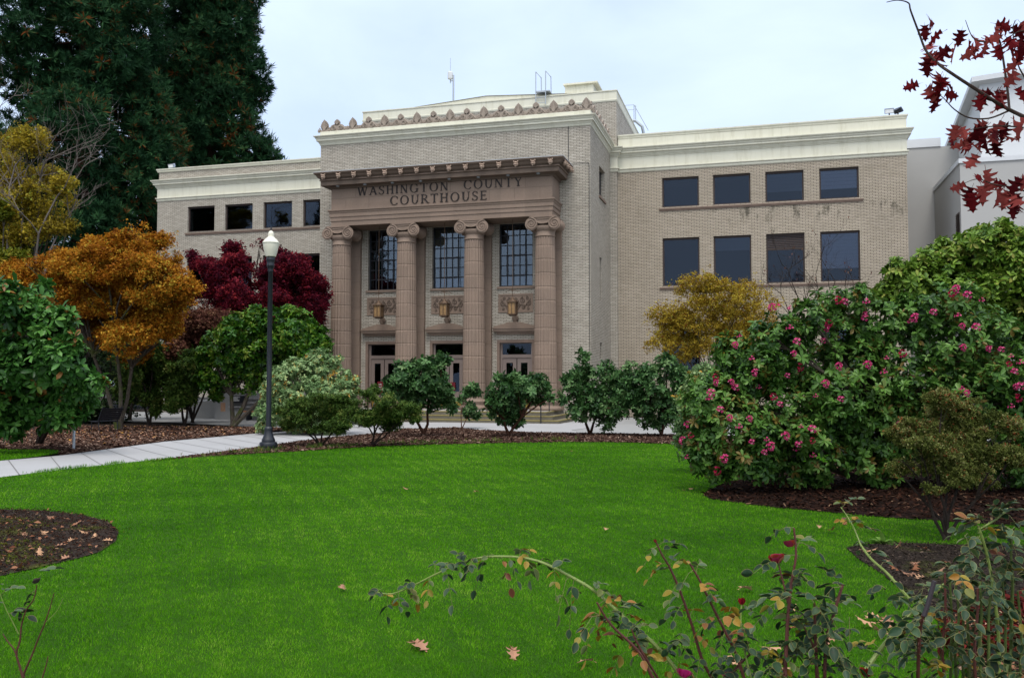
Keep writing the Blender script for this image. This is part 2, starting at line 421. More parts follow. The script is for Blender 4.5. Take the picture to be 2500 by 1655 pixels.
# entrance block --------------------------------------------------
BAYS = [-17.41, -14.12, -10.83]
HB = .80
PH = [(c-HB, c+HB, 6.09, 9.0) for c in BAYS]; DH = [(c-.88, c+.88, .45, 3.63) for c in BAYS]
m = MB(); m.wallY(TX0, TX1, -.3, 13.35, W, PH+DH, .28)
SWIN = [(41.78, 43.42, 10.56, 12.0), (41.83, 42.4, 5.6, 7.61), (41.83, 42.4, 1.6, 3.56)]
m.wallX(TX1, W, YP, -.3, 13.35, SWIN, .3); m.poly([(TX0, W, -.3), (TX0, W, 13.35), (TX0, YP, 13.35), (TX0, YP, -.3)])
part(m, 'brick_wall', BRICK_T)
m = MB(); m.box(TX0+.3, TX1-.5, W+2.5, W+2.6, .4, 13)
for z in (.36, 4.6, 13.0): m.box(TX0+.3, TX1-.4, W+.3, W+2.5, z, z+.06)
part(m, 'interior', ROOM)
TC = [(0, 13.29), (.03, 13.31), (.045, 13.35), (.045, 13.38), (.06, 13.39), (.11, 13.48), (.15, 13.50), (.17, 13.50), (.17, 13.585), (.2, 13.61), (.21, 13.65), (.26, 13.69), (.285, 13.72), (.285, 13.75), (.03, 13.80), (.03, 13.985), (-.35, 13.99)]
path = [(TX0, YP), (TX0, W), (TX1, W), (TX1, YP)]
m = MB(); m.sweep(path, TC); part(m, 'cornice', CREAM)
m = MB(); m.poly([(TX0+.2, W+.2, 13.96), (TX1-.2, W+.2, 13.96), (TX1-.2, YP, 13.96), (TX0+.2, YP, 13.96)]); part(m, 'roof', ROOFD)
# joints of the blocking course
# side window, slots
for a, b, c, d in SWIN: m = MB(); m.box(TX1-.24, TX1-.2, a, b, c, d); part(m, 'side_window', MUNTIN)
m = MB(); m.box(TX1-.1, TX1+.06, 41.7, 43.5, 10.44, 10.55); part(m, 'sill', SILL)

# main hall fascia and low gable
FP = [(0, 16.03), (.03, 16.05), (.05, 16.11), (.05, 16.15), (.02, 16.17), (.02, 16.56), (.06, 16.58), (.06, 16.63), (-.3, 16.64)]
m = MB(); m.sweep([(-21.1, YP+16), (-21.1, YP), (-7.0, YP), (-7.0, YP+16)], FP); part(m, 'fascia', CREAM)
m = MB(); gx = [-19.4, -14.05, -8.2]; gz = [16.62, 16.98, 16.64]
m.poly([(gx[0], YP+.25, 16.55), (gx[2], YP+.25, 16.55), (gx[2], YP+.25, gz[2]), (gx[1], YP+.25, gz[1]), (gx[0], YP+.25, gz[0])])
m.poly([(gx[0], YP+.2, gz[0]+.02), (gx[1], YP+.2, gz[1]+.02), (gx[1], YP+16, gz[1]+.02), (gx[0], YP+16, gz[0]+.02)]); m.poly([(gx[1], YP+.2, gz[1]+.02), (gx[2], YP+.2, gz[2]+.02), (gx[2], YP+16, gz[2]+.02), (gx[1], YP+16, gz[1]+.02)])
part(m, 'gable', CREAM)
m = MB(); m.box(-21.0, -7.1, YP+.3, YP+16, 16.4, 16.5); part(m, 'roof', ROOFD)

# crest of palmettes ----------------------------------------------
def blob(mb, c, r, seg=8, rings=5):
    V = []; F = []
    for i in range(rings+1):
        a = -PI/2+PI*i/rings
        for k in range(seg):
            t = 2*PI*k/seg; V.append((c[0]+r[0]*math.cos(a)*math.cos(t), c[1]+r[1]*math.cos(a)*math.sin(t), c[2]+r[2]*math.sin(a)))
    for i in range(rings):
        for k in range(seg): F.append((i*seg+k, i*seg+(k+1) % seg, (i+1)*seg+(k+1) % seg, (i+1)*seg+k))
    return mb.raw(V, F)
def spiral(mb, cx, cz, r, y, turns=1.8, rad=.022, flip=1, n=26, n_side=5):
    pts = []
    for i in range(n):
        t = i/(n-1); a = PI/2 + flip*turns*2*PI*t; rr = r*(1-t*.86)
        pts.append((cx+rr*math.cos(a)*1.0, y, cz+rr*math.sin(a)))
    return mb.tube(pts, [rad*(1.15-.5*i/(n-1)) for i in range(n)], n_side)
def palm_plate(mb, hw, h, y0, y1):
    o = [(-hw*.55, 0), (hw*.55, 0), (hw*.62, h*.14), (hw*.95, h*.34), (hw*1.02, h*.54), (hw*.78, h*.74), (hw*.36, h*.91), (0, h), (-hw*.36, h*.91), (-hw*.78, h*.74), (-hw*1.02, h*.54), (-hw*.95, h*.34), (-hw*.62, h*.14)]
    n = len(o); V = [(x, y0, z) for x, z in o]+[(x, y1, z) for x, z in o]
    F = [tuple(range(n)), tuple(reversed(range(n, 2*n)))]+[((i+1) % n, i, n+i, n+(i+1) % n) for i in range(n)]
    return mb.raw(V, F)
def petals(mb, cx, z0, hw, h, y, n=9, rad=.022):
    rad *= 1.15
    for k in range(n):
        a = -1.25+2.5*k/(n-1); L = (h if abs(a) < .1 else h*(1-.30*abs(a)/1.25)); tipx = cx+hw*1.0*math.sin(a)*min(1, abs(a)*.4+.75); tipz = z0+L*math.cos(a*.72)
        mid = (cx+(tipx-cx)*.42, y, z0+(tipz-z0)*.55)
        mb.tube([(cx+.02*math.sin(a), y, z0), mid, (tipx*.97+cx*.03, y, tipz)], [rad*.5, rad*1.0, rad*1.25], 5)
pm = MB(); palm_plate(pm, .205, .60, .02, .08); petals(pm, 0, .06, .205, .54, -.02, 9, .022)
for s in (-1, 1): spiral(pm, s*.27, .115, .085, -.02, 1.4, .022, s, 16)
pm.box(-.36, .36, -.01, .08, 0, .10)
PALM = pm.mesh('palmette', True)
pm = MB(); o = [(-.46, 0), (.46, 0), (.43, .14), (.3, .30), (.13, .36), (-.13, .36), (-.3, .30), (-.43, .14)]; n = len(o)
pm.raw([(x, 0, z) for x, z in o]+[(x, .08, z) for x, z in o], [tuple(range(n)), tuple(reversed(range(n, 2*n)))]+[((i+1) % n, i, n+i, n+(i+1) % n) for i in range(n)])
for s in (-1, 1):
    spiral(pm, s*.17, .15, .135, -.03, 1.9, .026, -s, 24)
    pm.tube([(s*.17, -.015, .275), (s*.30, -.015, .22), (s*.43, -.015, .06)], [.022, .024, .02], 5)
b = MB(); palm_plate(b, .15, .30, .0, .08); pm.raw([(x, y, z+.29) for x, y, z in b.v], b.f); petals(pm, 0, .31, .13, .24, -.02, 7, .02)
SCROLL = pm.mesh('scroll_ornament', True)
PALM.materials.append(TERRA_C := mat_plain('terracotta crest', (.30, .245, .20), .75, var=.25, scale=5)); SCROLL.materials.append(TERRA_C)
px0, px1 = TX0+.02, TX1-.02; step = (px1-px0)/8
m = MB(); m.box(TX0+.02, TX1-.12, W+.06, W+.16, 13.98, 14.20); m.box(TX1-.12, TX1-.03, W+.06, YP-.02, 13.98, 14.20); part(m, 'crest_band', TERRA_C)
def orn(name, me, x, y, rz=0):
    o = link(name, me); reparent(o); o.location = (x, y, 13.985); o.rotation_euler = (0, 0, rz)
for k in range(9):
    orn('palmette', PALM, px0+step*k if 0 < k < 8 else (px0+.16 if k == 0 else px1-.16), W+.02)
    if k < 8: orn('scroll_ornament', SCROLL, px0+step*(k+.5), W+.02)
for k in range(7):
    y = W+.78*(k+.4)
    orn('palmette' if k % 2 else 'scroll_ornament', PALM if k % 2 else SCROLL, TX1-.03, y+.2, PI/2)

# portico ---------------------------------------------------------
EX0, EX1 = -19.42, -8.76
EP = [(0, 9.0), (0, 9.22), (.03, 9.225), (.03, 9.41), (.06, 9.415), (.06, 9.58), (.08, 9.60), (.09, 9.66), (.13, 9.70), (.13, 9.76), (0, 9.78), (0, 10.74), (.05, 10.76), (.09, 10.84), (.37, 10.86), (.37, 11.06), (.34, 11.07), (.36, 11.10), (.40, 11.12), (.40, 11.17), (.46, 11.19), (.50, 11.24), (.53, 11.30), (.60, 11.36), (.63, 11.40), (.63, 11.44), (0, 11.50)]
pth = [(EX0, W), (EX0, YF), (EX1, YF), (EX1, W)]
ent = MB(); ent.sweep(pth, EP[:12]); ent.poly([(EX0, YF, 9.0), (EX0, W, 9.0), (EX1, W, 9.0), (EX1, YF, 9.0)])
# faint joints between the cast blocks
ENT = part(ent, 'entablature', TERRA)
m = MB()
for k in range(9):
    x = EX0+.75+k*1.17; m.box(x-.006, x+.006, YF-.004, YF+.01, 9.8, 10.28)
    m.box(x+.5-.006, x+.5+.006, YF-.004, YF+.01, 10.30, 10.80)
m.box(EX0, EX1, YF-.003, YF+.01, 10.283, 10.297)
part(m, 'block_joints', TERRA_D, ENT)
cor = MB(); cor.sweep(pth, EP[11:]); CORN = part(cor, 'portico_cornice', TERRA_D)
m = MB(); m.sweep(pth, [(.35, 11.068), (.42, 11.078), (.43, 11.098), (.42, 11.116), (.36, 11.118)])
part(m, 'bead_moulding', TERRA, CORN)
m = MB(); m.sweep(pth, [(.64, 11.445), (.64, 11.465), (.0, 11.52)]); part(m, 'flashing', STUCCO_L, CORN)
# lion heads on the gutter
lm = MB(); blob(lm, (0, 0, 0), (.11, .09, .11), 9, 6); blob(lm, (0, -.09, -.035), (.06, .075, .05), 7, 4); blob(lm, (0, -.06, .05), (.085, .06, .035), 7, 4)
for s in (-1, 1): blob(lm, (s*.09, -.03, .10), (.032, .03, .035), 6, 4); blob(lm, (s*.045, -.075, -.01), (.025, .02, .02), 5, 3)
blob(lm, (0, -.10, -.10), (.03, .03, .045), 6, 4)
LION = lm.mesh('lion_head', True); LION.materials.append(mat_terra('terracotta pale', 1.55))
xs = np.linspace(EX0-.13, EX1+.06, 15)
for x in xs: o = link('lion_head', LION); o.parent = CORN; o.location = (x, YF-.60, 11.22); o.scale = (1, 1, 1.1)
for y in (YF-.15, YF+.5, YF+1.12): o = link('lion_head', LION); o.parent = CORN; o.location = (EX1+.60, y, 11.22); o.rotation_euler = (0, 0, PI/2)
m = MB()
for k in range(8):
    x = -19.0+k*1.38; m.tube([(x, YF-.20, 10.852), (x, YF-.20, 10.80)], [.09, .07], 8)
part(m, 'soffit_lamps', STEEL, CORN)

# columns
def fl(r, z, k):
    return r*(1-.085*(0.5-0.5*math.cos(2*PI*k*22/132))**.55)
CX = [-19.07, -15.78, -12.49, -9.18]
shaft = MB(); prof = []; zj = [1.02+.607*i for i in range(12)]
for z in np.linspace(.95, 8.12, 60).tolist(): prof.append(z)
for z in zj: prof += [z-.012, z-.006, z+.006, z+.012]
prof = sorted(p for p in prof if .95 <= p <= 8.13)
def rad(z):
    t = (z-.95)/(8.12-.95); r = .515-.082*t**1.55
    return r-(.007 if any(abs(z-q) < .007 for q in zj) else 0)
shaft.lathe([(rad(z), z) for z in prof], 0, 0, 132, fl)
SHAFT = shaft.mesh('shaft', False); SHAFT.materials.append(TERRA)
SHAFT.polygons.foreach_set('use_smooth', [len(p.vertices) == 4 for p in SHAFT.polygons])
bm_ = MB(); bm_.lathe([(.62, .45), (.68, .46), (.705, .50), (.705, .56), (.67, .61), (.60, .63), (.57, .66), (.565, .72), (.59, .75), (.60, .78), (.61, .80), (.62, .84), (.60, .88), (.55, .90), (.53, .94), (.52, .97)], 0, 0, 40)
BASE = bm_.mesh('base', True); BASE.materials.append(TERRA)
cp = MB()
cp.lathe([(.435, 8.10), (.455, 8.12), (.455, 8.16), (.44, 8.18), (.44, 8.33), (.46, 8.35), (.5, 8.42), (.53, 8.50), (.52, 8.56)], 0, 0, 40)
for s in (-1, 1):
    # the roll that joins front and back scroll, waisted in the middle
    V = []; n = 20
    prof2 = [(-.47, .285), (-.42, .285), (-.40, .255), (-.12, .20), (0, .185), (.12, .20), (.40, .255), (.42, .285), (.47, .285)]
    for (yy, rr) in prof2:
        for k in range(n): a = 2*PI*k/n; V.append((s*.52+rr*math.cos(a), yy, 8.645+rr*math.sin(a)))
    F = [(i*n+k, i*n+(k+1) % n, (i+1)*n+(k+1) % n, (i+1)*n+k) for i in range(len(prof2)-1) for k in range(n)]+[tuple(reversed(range(n))), tuple(range((len(prof2)-1)*n, len(prof2)*n))]
    cp.raw(V, F)
    for yy in (-.475, .475): spiral(cp, s*.52, 8.645, .262, yy, 2.3, .034, s*1, 40, 6); blob(cp, (s*.52, yy, 8.645), (.05, .035, .05), 8, 4)
for yy in (-.46, .46):
    cp.box(-.52, .52, min(yy, yy*.9), max(yy, yy*.9), 8.70, 8.925)
    cp.tube([(-.52, yy-.01*np.sign(yy), 8.91), (-.2, yy, 8.86), (0, yy, 8.85), (.2, yy, 8.86), (.52, yy, 8.91)], .03, 6)
    cp.tube([(-.34, yy, 8.74), (-.15, yy, 8.67), (0, yy, 8.655), (.15, yy, 8.67), (.34, yy, 8.74)], .035, 6)
cp.box(-.62, .62, -.50, .50, 8.925, 8.965); cp.box(-.55, .55, -.46, .46, 8.965, 8.999)
CAP = cp.mesh('capital', True); CAP.materials.append(TERRA)
for x in CX:
    c = empty('column', (x, YA, 0)); reparent(c)
    for n_, me in (('shaft', SHAFT), ('capital', CAP), ('base', BASE)): link(n_, me).parent = c
for x in CX:
    m = MB(); m.box(x-.53, x+.53, W-.20, W+.02, .45, 9.0); m.box(x-.60, x+.60, W-.27, W+.02, .45, .80); m.box(x-.58, x+.58, W-.25, W+.02, 8.55, 8.95)
    p = part(m, 'pilaster', TERRA)
    m = MB()
    for z in zj: m.box(x-.532, x+.532, W-.203, W-.19, z-.006, z+.006)
    part(m, 'block_joints', TERRA_D, p)

# portico windows, sills, relief panels, door hoods, doors
for i, (a, b, c, d) in enumerate(PH):
    window(a, b, c, d, W, fw=.05, set_in=.16, grid=(5, 6), mat=MUNTIN, blind=(6.14, 6.58, PAPER) if i else None)
    if i == 1: m = MB(); m.box(a+.06, b-.06, W+.24, W+.25, 6.6, 8.9); part(m, 'reflection_panel', mat_plain('tan curtain', (.42, .36, .20), .9, var=.3, scale=2))  # panel behind the pane; its tan stands in for the reflected tree
    m = MB(); m.box(a-.08, b+.08, W-.07, W+.16, 5.98, 6.085); part(m, 'sill', TERRA)
    cx = (a+b)/2
    m = MB(); m.box(a-.03, b+.03, W-.03, W+.05, 4.88, 4.96); m.box(a-.03, b+.03, W-.03, W+.05, 5.66, 5.74); m.box(a-.03, a+.06, W-.03, W+.05, 4.96, 5.66); m.box(b-.06, b+.03, W-.03, W+.05, 4.96, 5.66)
    m.box(a+.05, b-.05, W-.008, W+.02, 4.95, 5.67)
    P_ = part(m, 'relief_panel', TERRA)
    m = MB()
    petals(m, cx, 5.02, .22, .55, W-.02, 9, .024)
    for s in (-1, 1):
        for q, (ux, uz, r, fl_) in enumerate(((.34, 5.44, .14, 1), (.36, 5.13, .10, -1), (.60, 5.30, .13, -1), (.60, 5.06, .06, 1), (.56, 5.54, .07, 1))): spiral(m, cx+s*ux, uz, r, W-.02, 1.5, .026, s*fl_, 16)
        m.tube([(cx+s*.1, W-.02, 5.0), (cx+s*.25, W-.02, 5.25), (cx+s*.48, W-.02, 5.2), (cx+s*.7, W-.02, 5.5)], [.02, .03, .03, .02], 5)
    part(m, 'leaf_scrolls', TERRA_D, P_, True)
    # hood with low pediment and a small palmette
    m = MB(); hx0, hx1 = cx-1.02, cx+1.02
    m.box(hx0, hx1, W-.24, W+.02, 4.02, 4.13); m.box(hx0-.03, hx1+.03, W-.28, W+.02, 4.13, 4.185); m.box(hx0+.09, hx1-.09, W-.16, W+.02, 3.95, 4.02); m.box(hx0+.14, hx1-.14, W-.10, W+.02, 3.88, 3.95)
    V = [(hx0+.02, 4.185), (hx1-.02, 4.185), (hx1-.02, 4.24), (hx1-.45, 4.34), (cx+.25, 4.43), (cx-.25, 4.43), (hx0+.45, 4.34), (hx0+.02, 4.24)]; n = len(V)
    m.raw([(x, W-.22, z) for x, z in V]+[(x, W+.02, z) for x, z in V], [tuple(range(n)), tuple(reversed(range(n, 2*n)))]+[((k+1) % n, k, n+k, n+(k+1) % n) for k in range(n)])
    H_ = part(m, 'door_hood', TERRA)
    m = MB(); b_ = MB(); palm_plate(b_, .15, .36, 0, .09); m.raw([(cx+x, W-.12+y, 4.43+z) for x, y, z in b_.v], b_.f); petals(m, cx, 4.45, .12, .28, W-.13, 7, .016)
    part(m, 'palmette', TERRA_D, H_)
for i, (a, b, c, d) in enumerate(DH):
    cx = (a+b)/2; y = W+.16
    m = MB(); m.box(a-.01, b+.01, W-.02, W+.1, 3.5, 3.635)
    for q in (0, 1): x_ = (a-.02, b-.11)[q]; m.box(x_, x_+.13, W-.012, W+.16, .45, 3.5)
    part(m, 'door_surround', SILL)
    a, b = a+.11, b-.11
    m = MB(); m.box(a, b, y, y+.1, 3.46, 3.55); m.box(a, a+.09, y, y+.1, .45, 3.46); m.box(b-.09, b, y, y+.1, .45, 3.46); m.box(a+.09, b-.09, y, y+.1, 2.80, 2.96)
    D = part(m, 'door_frame', DOORP)
    m = MB(); m.box(a+.09, b-.09, y+.04, y+.05, 2.96, 3.46); part(m, 'transom_pane', GLASS, D)
    for s in (-1, 1):
        x0, x1 = (a+.095, cx-.02) if s < 0 else (cx+.02, b-.095)
        m = MB(); y2 = y+.03
        for q in ((x0, x1, 2.58, 2.78), (x0, x1, .46, 1.25), (x0, x0+.17, 1.25, 2.58), (x1-.17, x1, 1.25, 2.58)): m.box(q[0], q[1], y2, y2+.05, q[2], q[3])
        L = part(m, 'door', DOORP)
        m = MB(); m.box(x0+.17, x1-.17, y2+.02, y2+.03, 1.25, 2.58); part(m, 'pane', GLASS, L)
        m = MB(); m.box(x0+.03, x1-.03, y2-.006, y2+.004, .50, .85); part(m, 'kick_plate', BRASS, L)
        m = MB(); xh = x1-.09 if s < 0 else x0+.09; m.tube([(xh, y2-.005, 1.25), (xh, y2-.06, 1.27), (xh, y2-.06, 1.53), (xh, y2-.005, 1.55)], .014, 6); part(m, 'handle', BRASS, L)

# lettering: roman capitals from thick and thin strokes -------------
def stroke(q, p0, p1, w0, w1=None):
    w1 = w0 if w1 is None else w1; d = np.array(p1)-np.array(p0); n = np.array([-d[1], d[0]])/np.hypot(*d)
    if abs(d[1]) > 1.2*abs(d[0]): n = np.array([1.0, 0]) if n[0] > 0 else np.array([-1.0, 0])
    p0 = np.array(p0); p1 = np.array(p1); q.append([p0-n*w0/2, p0+n*w0/2, p1+n*w1/2, p1-n*w1/2])
def arc(q, c, rx, ry, a0, a1, tk=.13, th=.05, n=18):
    A = np.radians(np.linspace(a0, a1, n)); pr = None
    for a in A:
        w = th+(tk-th)*abs(math.cos(a))**1.5; o = np.array([c[0]+rx*math.cos(a), c[1]+ry*math.sin(a)]); i = np.array([c[0]+(rx-w)*math.cos(a), c[1]+(ry-w*.75)*math.sin(a)])
        if pr is not None: q.append([pr[0], o, i, pr[1]])
        pr = (o, i)
TK, TH = .135, .06
def serif(q, x, z, w=.24): q.append([np.array(p) for p in ((x-w/2, z), (x+w/2, z), (x+w/2, z+.045), (x-w/2, z+.045))])
def glyph(ch):
    q = []
    if ch == 'I': stroke(q, (.13, 0), (.13, 1), TK); serif(q, .13, 0, .27); serif(q, .13, .955, .27); a = .26
    elif ch == 'H':
        for x in (.14, .64): stroke(q, (x, 0), (x, 1), TK); serif(q, x, 0, .27); serif(q, x, .955, .27)
        stroke(q, (.14, .52), (.64, .52), TH); a = .78
    elif ch == 'N':
        stroke(q, (.12, 0), (.12, 1), TH); stroke(q, (.68, 0), (.68, 1), TH); stroke(q, (.12, 1), (.68, 0), TK*1.25); serif(q, .12, 0, .22); serif(q, .68, .955, .22); serif(q, .06, .955, .18); a = .8
    elif ch == 'T':
        stroke(q, (.36, 0), (.36, 1), TK); stroke(q, (.02, .97), (.70, .97), TH); serif(q, .36, 0, .27); stroke(q, (.03, .82), (.03, 1), .05); stroke(q, (.69, .82), (.69, 1), .05); a = .72
    elif ch == 'E':
        stroke(q, (.13, 0), (.13, 1), TK); stroke(q, (.0, .97), (.54, .97), TH); stroke(q, (.13, .52), (.46, .52), TH); stroke(q, (.0, .03), (.58, .03), TH)
        stroke(q, (.54, .84), (.54, 1), .05); stroke(q, (.57, 0), (.57, .17), .05); stroke(q, (.46, .44), (.46, .60), .05); a = .62
    elif ch == 'A':
        stroke(q, (.08, 0), (.38, 1), TH*1.1); stroke(q, (.38, 1), (.70, 0), TK*1.15); stroke(q, (.18, .34), (.58, .34), TH); serif(q, .08, 0, .24); serif(q, .70, 0, .27); a = .80
    elif ch == 'W':
        stroke(q, (.09, 1), (.31, 0), TK*1.15); stroke(q, (.31, 0), (.55, 1), TH*1.1); stroke(q, (.52, 1), (.76, 0), TK*1.15); stroke(q, (.76, 0), (1.0, 1), TH*1.1)
        for x in (.09, .53, 1.0): serif(q, x, .955, .24)
        a = 1.08
    elif ch == 'Y':
        stroke(q, (.09, 1), (.38, .46), TK*1.15); stroke(q, (.68, 1), (.38, .46), TH*1.1); stroke(q, (.38, .48), (.38, 0), TK); serif(q, .09, .955); serif(q, .68, .955, .22); serif(q, .38, 0, .27); a = .76
    elif ch == 'U':
        stroke(q, (.14, .36), (.14, 1), TK); stroke(q, (.66, .36), (.66, 1), TH); arc(q, (.38, .36), .305, .37, 180, 360, TK, .07); serif(q, .14, .955, .27); serif(q, .66, .955, .22); a = .78
    elif ch == 'O': arc(q, (.45, .5), .43, .52, 0, 360, .15, .055, 34); a = .90
    elif ch == 'C': arc(q, (.45, .5), .43, .52, 42, 318, .15, .055, 26); stroke(q, (.76, .68), (.76, .92), .05); a = .80
    elif ch == 'G': arc(q, (.45, .5), .43, .52, 42, 322, .15, .055, 26); stroke(q, (.76, .68), (.76, .92), .05); stroke(q, (.76, .06), (.76, .42), TK); serif(q, .76, .40, .28); a = .90
    elif ch == 'S':
        arc(q, (.28, .75), .25, .27, 30, 270, .10, .06, 16); arc(q, (.28, .26), .27, .28, 90, -150, .11, .06, 16); stroke(q, (.20, .60), (.38, .44), .12); stroke(q, (.49, .76), (.49, .95), .045); stroke(q, (.03, .05), (.03, .26), .045); a = .58
    elif ch == 'R':
        stroke(q, (.13, 0), (.13, 1), TK); arc(q, (.26, .745), .36, .255, -90, 90, .13, .055); stroke(q, (.0, .97), (.28, .97), TH); stroke(q, (.1, .51), (.3, .51), TH); stroke(q, (.32, .52), (.68, 0), TK*1.15); serif(q, .13, 0, .27); serif(q, .72, 0, .18); a = .74
    return q, a
LETM = {}
def inscribe(word, x0, x1, z0, h):
    gl = [glyph(c) for c in word]; tot = sum(a for _, a in gl); sp = .20; s = (x1-x0)/(tot+sp*(len(word)-1)); x = x0
    for ch, (q, a) in zip(word, gl):
        m = MB()
        for j, quad in enumerate(q):
            e = .0006*(j % 7)
            F = [(0, 1, 2, 3), (7, 6, 5, 4), (0, 4, 5, 1), (1, 5, 6, 2), (2, 6, 7, 3), (3, 7, 4, 0)]
            m.raw([(x+p[0]*s, YF-.030-e, z0+p[1]*h) for p in quad]+[(x+p[0]*s, YF+.005, z0+p[1]*h) for p in quad], F)
        part(m, 'letter', LETTER, ENT); x += (a+sp)*s
inscribe('WASHINGTON', -18.08, -13.60, 10.37, .40)
inscribe('COUNTY', -12.86, -10.12, 10.37, .40)
inscribe('COURTHOUSE', -16.44, -11.76, 9.85, .40)

# steps -------------------------------------------------------------
m = MB()
for k, (z0, z1, y, xr) in enumerate(((-.05, .13, 35.86, -8.0), (.132, .29, 36.2, -8.35), (.292, .45, 36.54, -8.7))):
    m.box(-20.2-.0*k, xr, y, W, z0, z1)
st = part(m, 'steps', CONC_S)
m = MB()
for z, y, xr in ((.13, 35.86, -8.0), (.29, 36.2, -8.35), (.45, 36.54, -8.7)):
    m.box(-20.2, xr, y-.012, y+.05, z-.03, z+.006); m.box(xr-.05, xr+.012, y, W, z-.03, z+.006)
part(m, 'nosing', MOSSY, st)
m = MB(); m.box(-20.15, -8.75, 36.65, W-.02, .452, .456); part(m, 'landing', mat_plain('landing concrete', (.30, .28, .26), .9), st)

# ---------------------------------------------------------------- things fixed near the building
LANT = mat_plain('lantern glass amber', (.25, .15, .065), .5, var=.5, scale=9); LANTF = mat_plain('lantern bronze', (.10, .06, .035), .6, .4, .3)
def lantern():
    r = empty('hanging_lantern'); m = MB()
    for sx in (-1, 1):
        for sy in (-1, 1): m.box(sx*.17-.02, sx*.17+.02, sy*.17-.02, sy*.17+.02, -.34, .18)
    m.box(-.21, .21, -.21, .21, .18, .23); m.box(-.20, .20, -.20, .20, -.37, -.33); m.box(-.14, .14, -.14, .14, -.41, -.37)
    for s in (-1, 1): m.box(-.012, .012, s*.18-.012, s*.18+.012, -.33, .18); m.box(s*.18-.012, s*.18+.012, -.012, .012, -.33, .18)
    m.lathe([(.20, .23), (.16, .29), (.10, .31), (.07, .38), (.03, .42)], 0, 0, 8)
    m.build('cage', LANTF, r)
    m = MB(); m.box(-.155, .155, -.155, .155, -.32, .17); m.build('glass', LANT, r)
    m = MB(); m.tube([(0, 0, .42), (0, 0, 3.93)], .014, 5); m.build('hanging_rod', LANTF, r)
    m = MB(); m.tube([(-.33, .03, .68), (-.1, 0, .75), (.1, 0, .75), (.33, -.03, .68)], .013, 5); m.box(-.05, .05, -.02, .02, .70, .73); m.build('bracket', LANTF, r)
    return r
LN = lantern(); LY = W-.95
for i, (x, lab) in enumerate(((-17.22, 'bronze lantern with amber glass hanging by the left entrance door'), (-13.96, 'bronze lantern with amber glass hanging over the middle entrance door'), (-10.72, 'bronze lantern with amber glass hanging by the right entrance door'))):
    o = LN if i == 0 else copy_tree(LN); o.location = (x, LY, 5.07)
    tag(o, lab, 'lantern', 'lanterns hanging between the columns')
# notices on the doors
def text_mesh(s, size, x, y, z, mat, parent, name='lettering'):
    cu = bpy.data.curves.new('t', 'FONT'); cu.body = s; cu.size = size; cu.align_x = 'CENTER'; cu.extrude = .002
    ob = bpy.data.objects.new('t', cu); COL.objects.link(ob); bpy.context.view_layer.update()
    me = bpy.data.meshes.new_from_object(ob.evaluated_get(bpy.context.evaluated_depsgraph_get())); bpy.data.objects.remove(ob)
    me.transform(Matrix.Translation((x, y, z)) @ Matrix.Rotation(PI/2, 4, 'X')); me.materials.clear()
    return link(name, me, mat, parent)
def notice(x, z0, z1, w, lab, words):
    r = empty('notice', (x, W+.17, z0)); tag(r, lab, 'notice')
    m = MB(); m.box(-w/2, w/2, -.012, 0, 0, z1-z0); m.build('board', RED, r)
    for k, s in enumerate(words): text_mesh(s, .095, 0, -.016, (z1-z0)-.17-.13*k, WHITE, r)
notice(-17.60, 1.12, 1.72, .30, 'dark red notice reading use center door on the left entrance door', ('USE', 'CENTER', 'DOOR'))
notice(-13.93, 1.30, 1.68, .24, 'small dark red notice on the middle entrance door', ())
notice(-11.02, 1.70, 1.98, .22, 'small dark red notice on the right entrance door', ())

# floodlights on the parapets
def flood(loc, rz, tilt, lab, lens=True):
    r = empty('floodlight', loc, rz); tag(r, lab, 'floodlight', 'floodlights on the wing parapets')
    m = MB(); m.tube([(0, 0, 0), (0, 0, .16)], .035, 6); m.box(-.12, .12, -.06, .06, 0, .03); m.build('stand', BLACKM, r)
    h = empty('head', (0, 0, .27)); h.parent = r; h.rotation_euler = (tilt, 0, 0)
    m = MB(); m.box(-.21, .21, -.10, .0, -.12, .12); m.raw([(-.21, 0, -.12), (.21, 0, -.12), (.21, 0, .12), (-.21, 0, .12), (-.14, .14, -.05), (.14, .14, -.05), (.14, .14, .12), (-.14, .14, .12)], [(4, 5, 6, 7), (0, 4, 7, 3), (1, 2, 6, 5), (3, 7, 6, 2), (0, 1, 5, 4)])
    m.build('housing', STEEL if lens else BLACKM, h)
    m = MB(); m.box(-.18, .18, -.106, -.1, -.09, .07); m.build('lens', PAPER, h)
    return r
flood((6.02, YR+.2, 14.34), -.1, .25, 'floodlight facing forward on the right wing parapet corner')
flood((6.42, YR+.3, 14.34), 2.2, -.7, 'floodlight turned away at the right wing parapet corner', False)
flood((-33.9, YR+.4, 14.34), -.2, .3, 'pale floodlight on the far left wing parapet')

# antenna on the main hall roof
ax = onY(1107, 240, YP+2)[0]
r = empty('antenna', (ax, YP+2, 16.6)); tag(r, 'thin roof antenna with a grey canister on a pole', 'antenna')
zt = lambda y: onY(1107, y, YP+2)[2]-16.6
m = MB(); m.tube([(0, 0, 0), (0, 0, zt(184))], .05, 6); m.build('mast', STEEL, r)
m = MB(); m.lathe([(.10, zt(194)), (.155, zt(192)), (.155, zt(178)), (.13, zt(176)), (.05, zt(174))], -.19, 0, 10); m.build('canister', STUCCO_L, r)
m = MB(); m.tube([(-.19, 0, zt(203)), (-.19, 0, zt(193))], .03, 5); m.tube([(-.19, 0, zt(174)), (-.19, 0, zt(142))], .014, 5); m.tube([(-.19, 0, zt(198)), (0, 0, zt(198))], .03, 5); m.build('whip', STEEL, r)
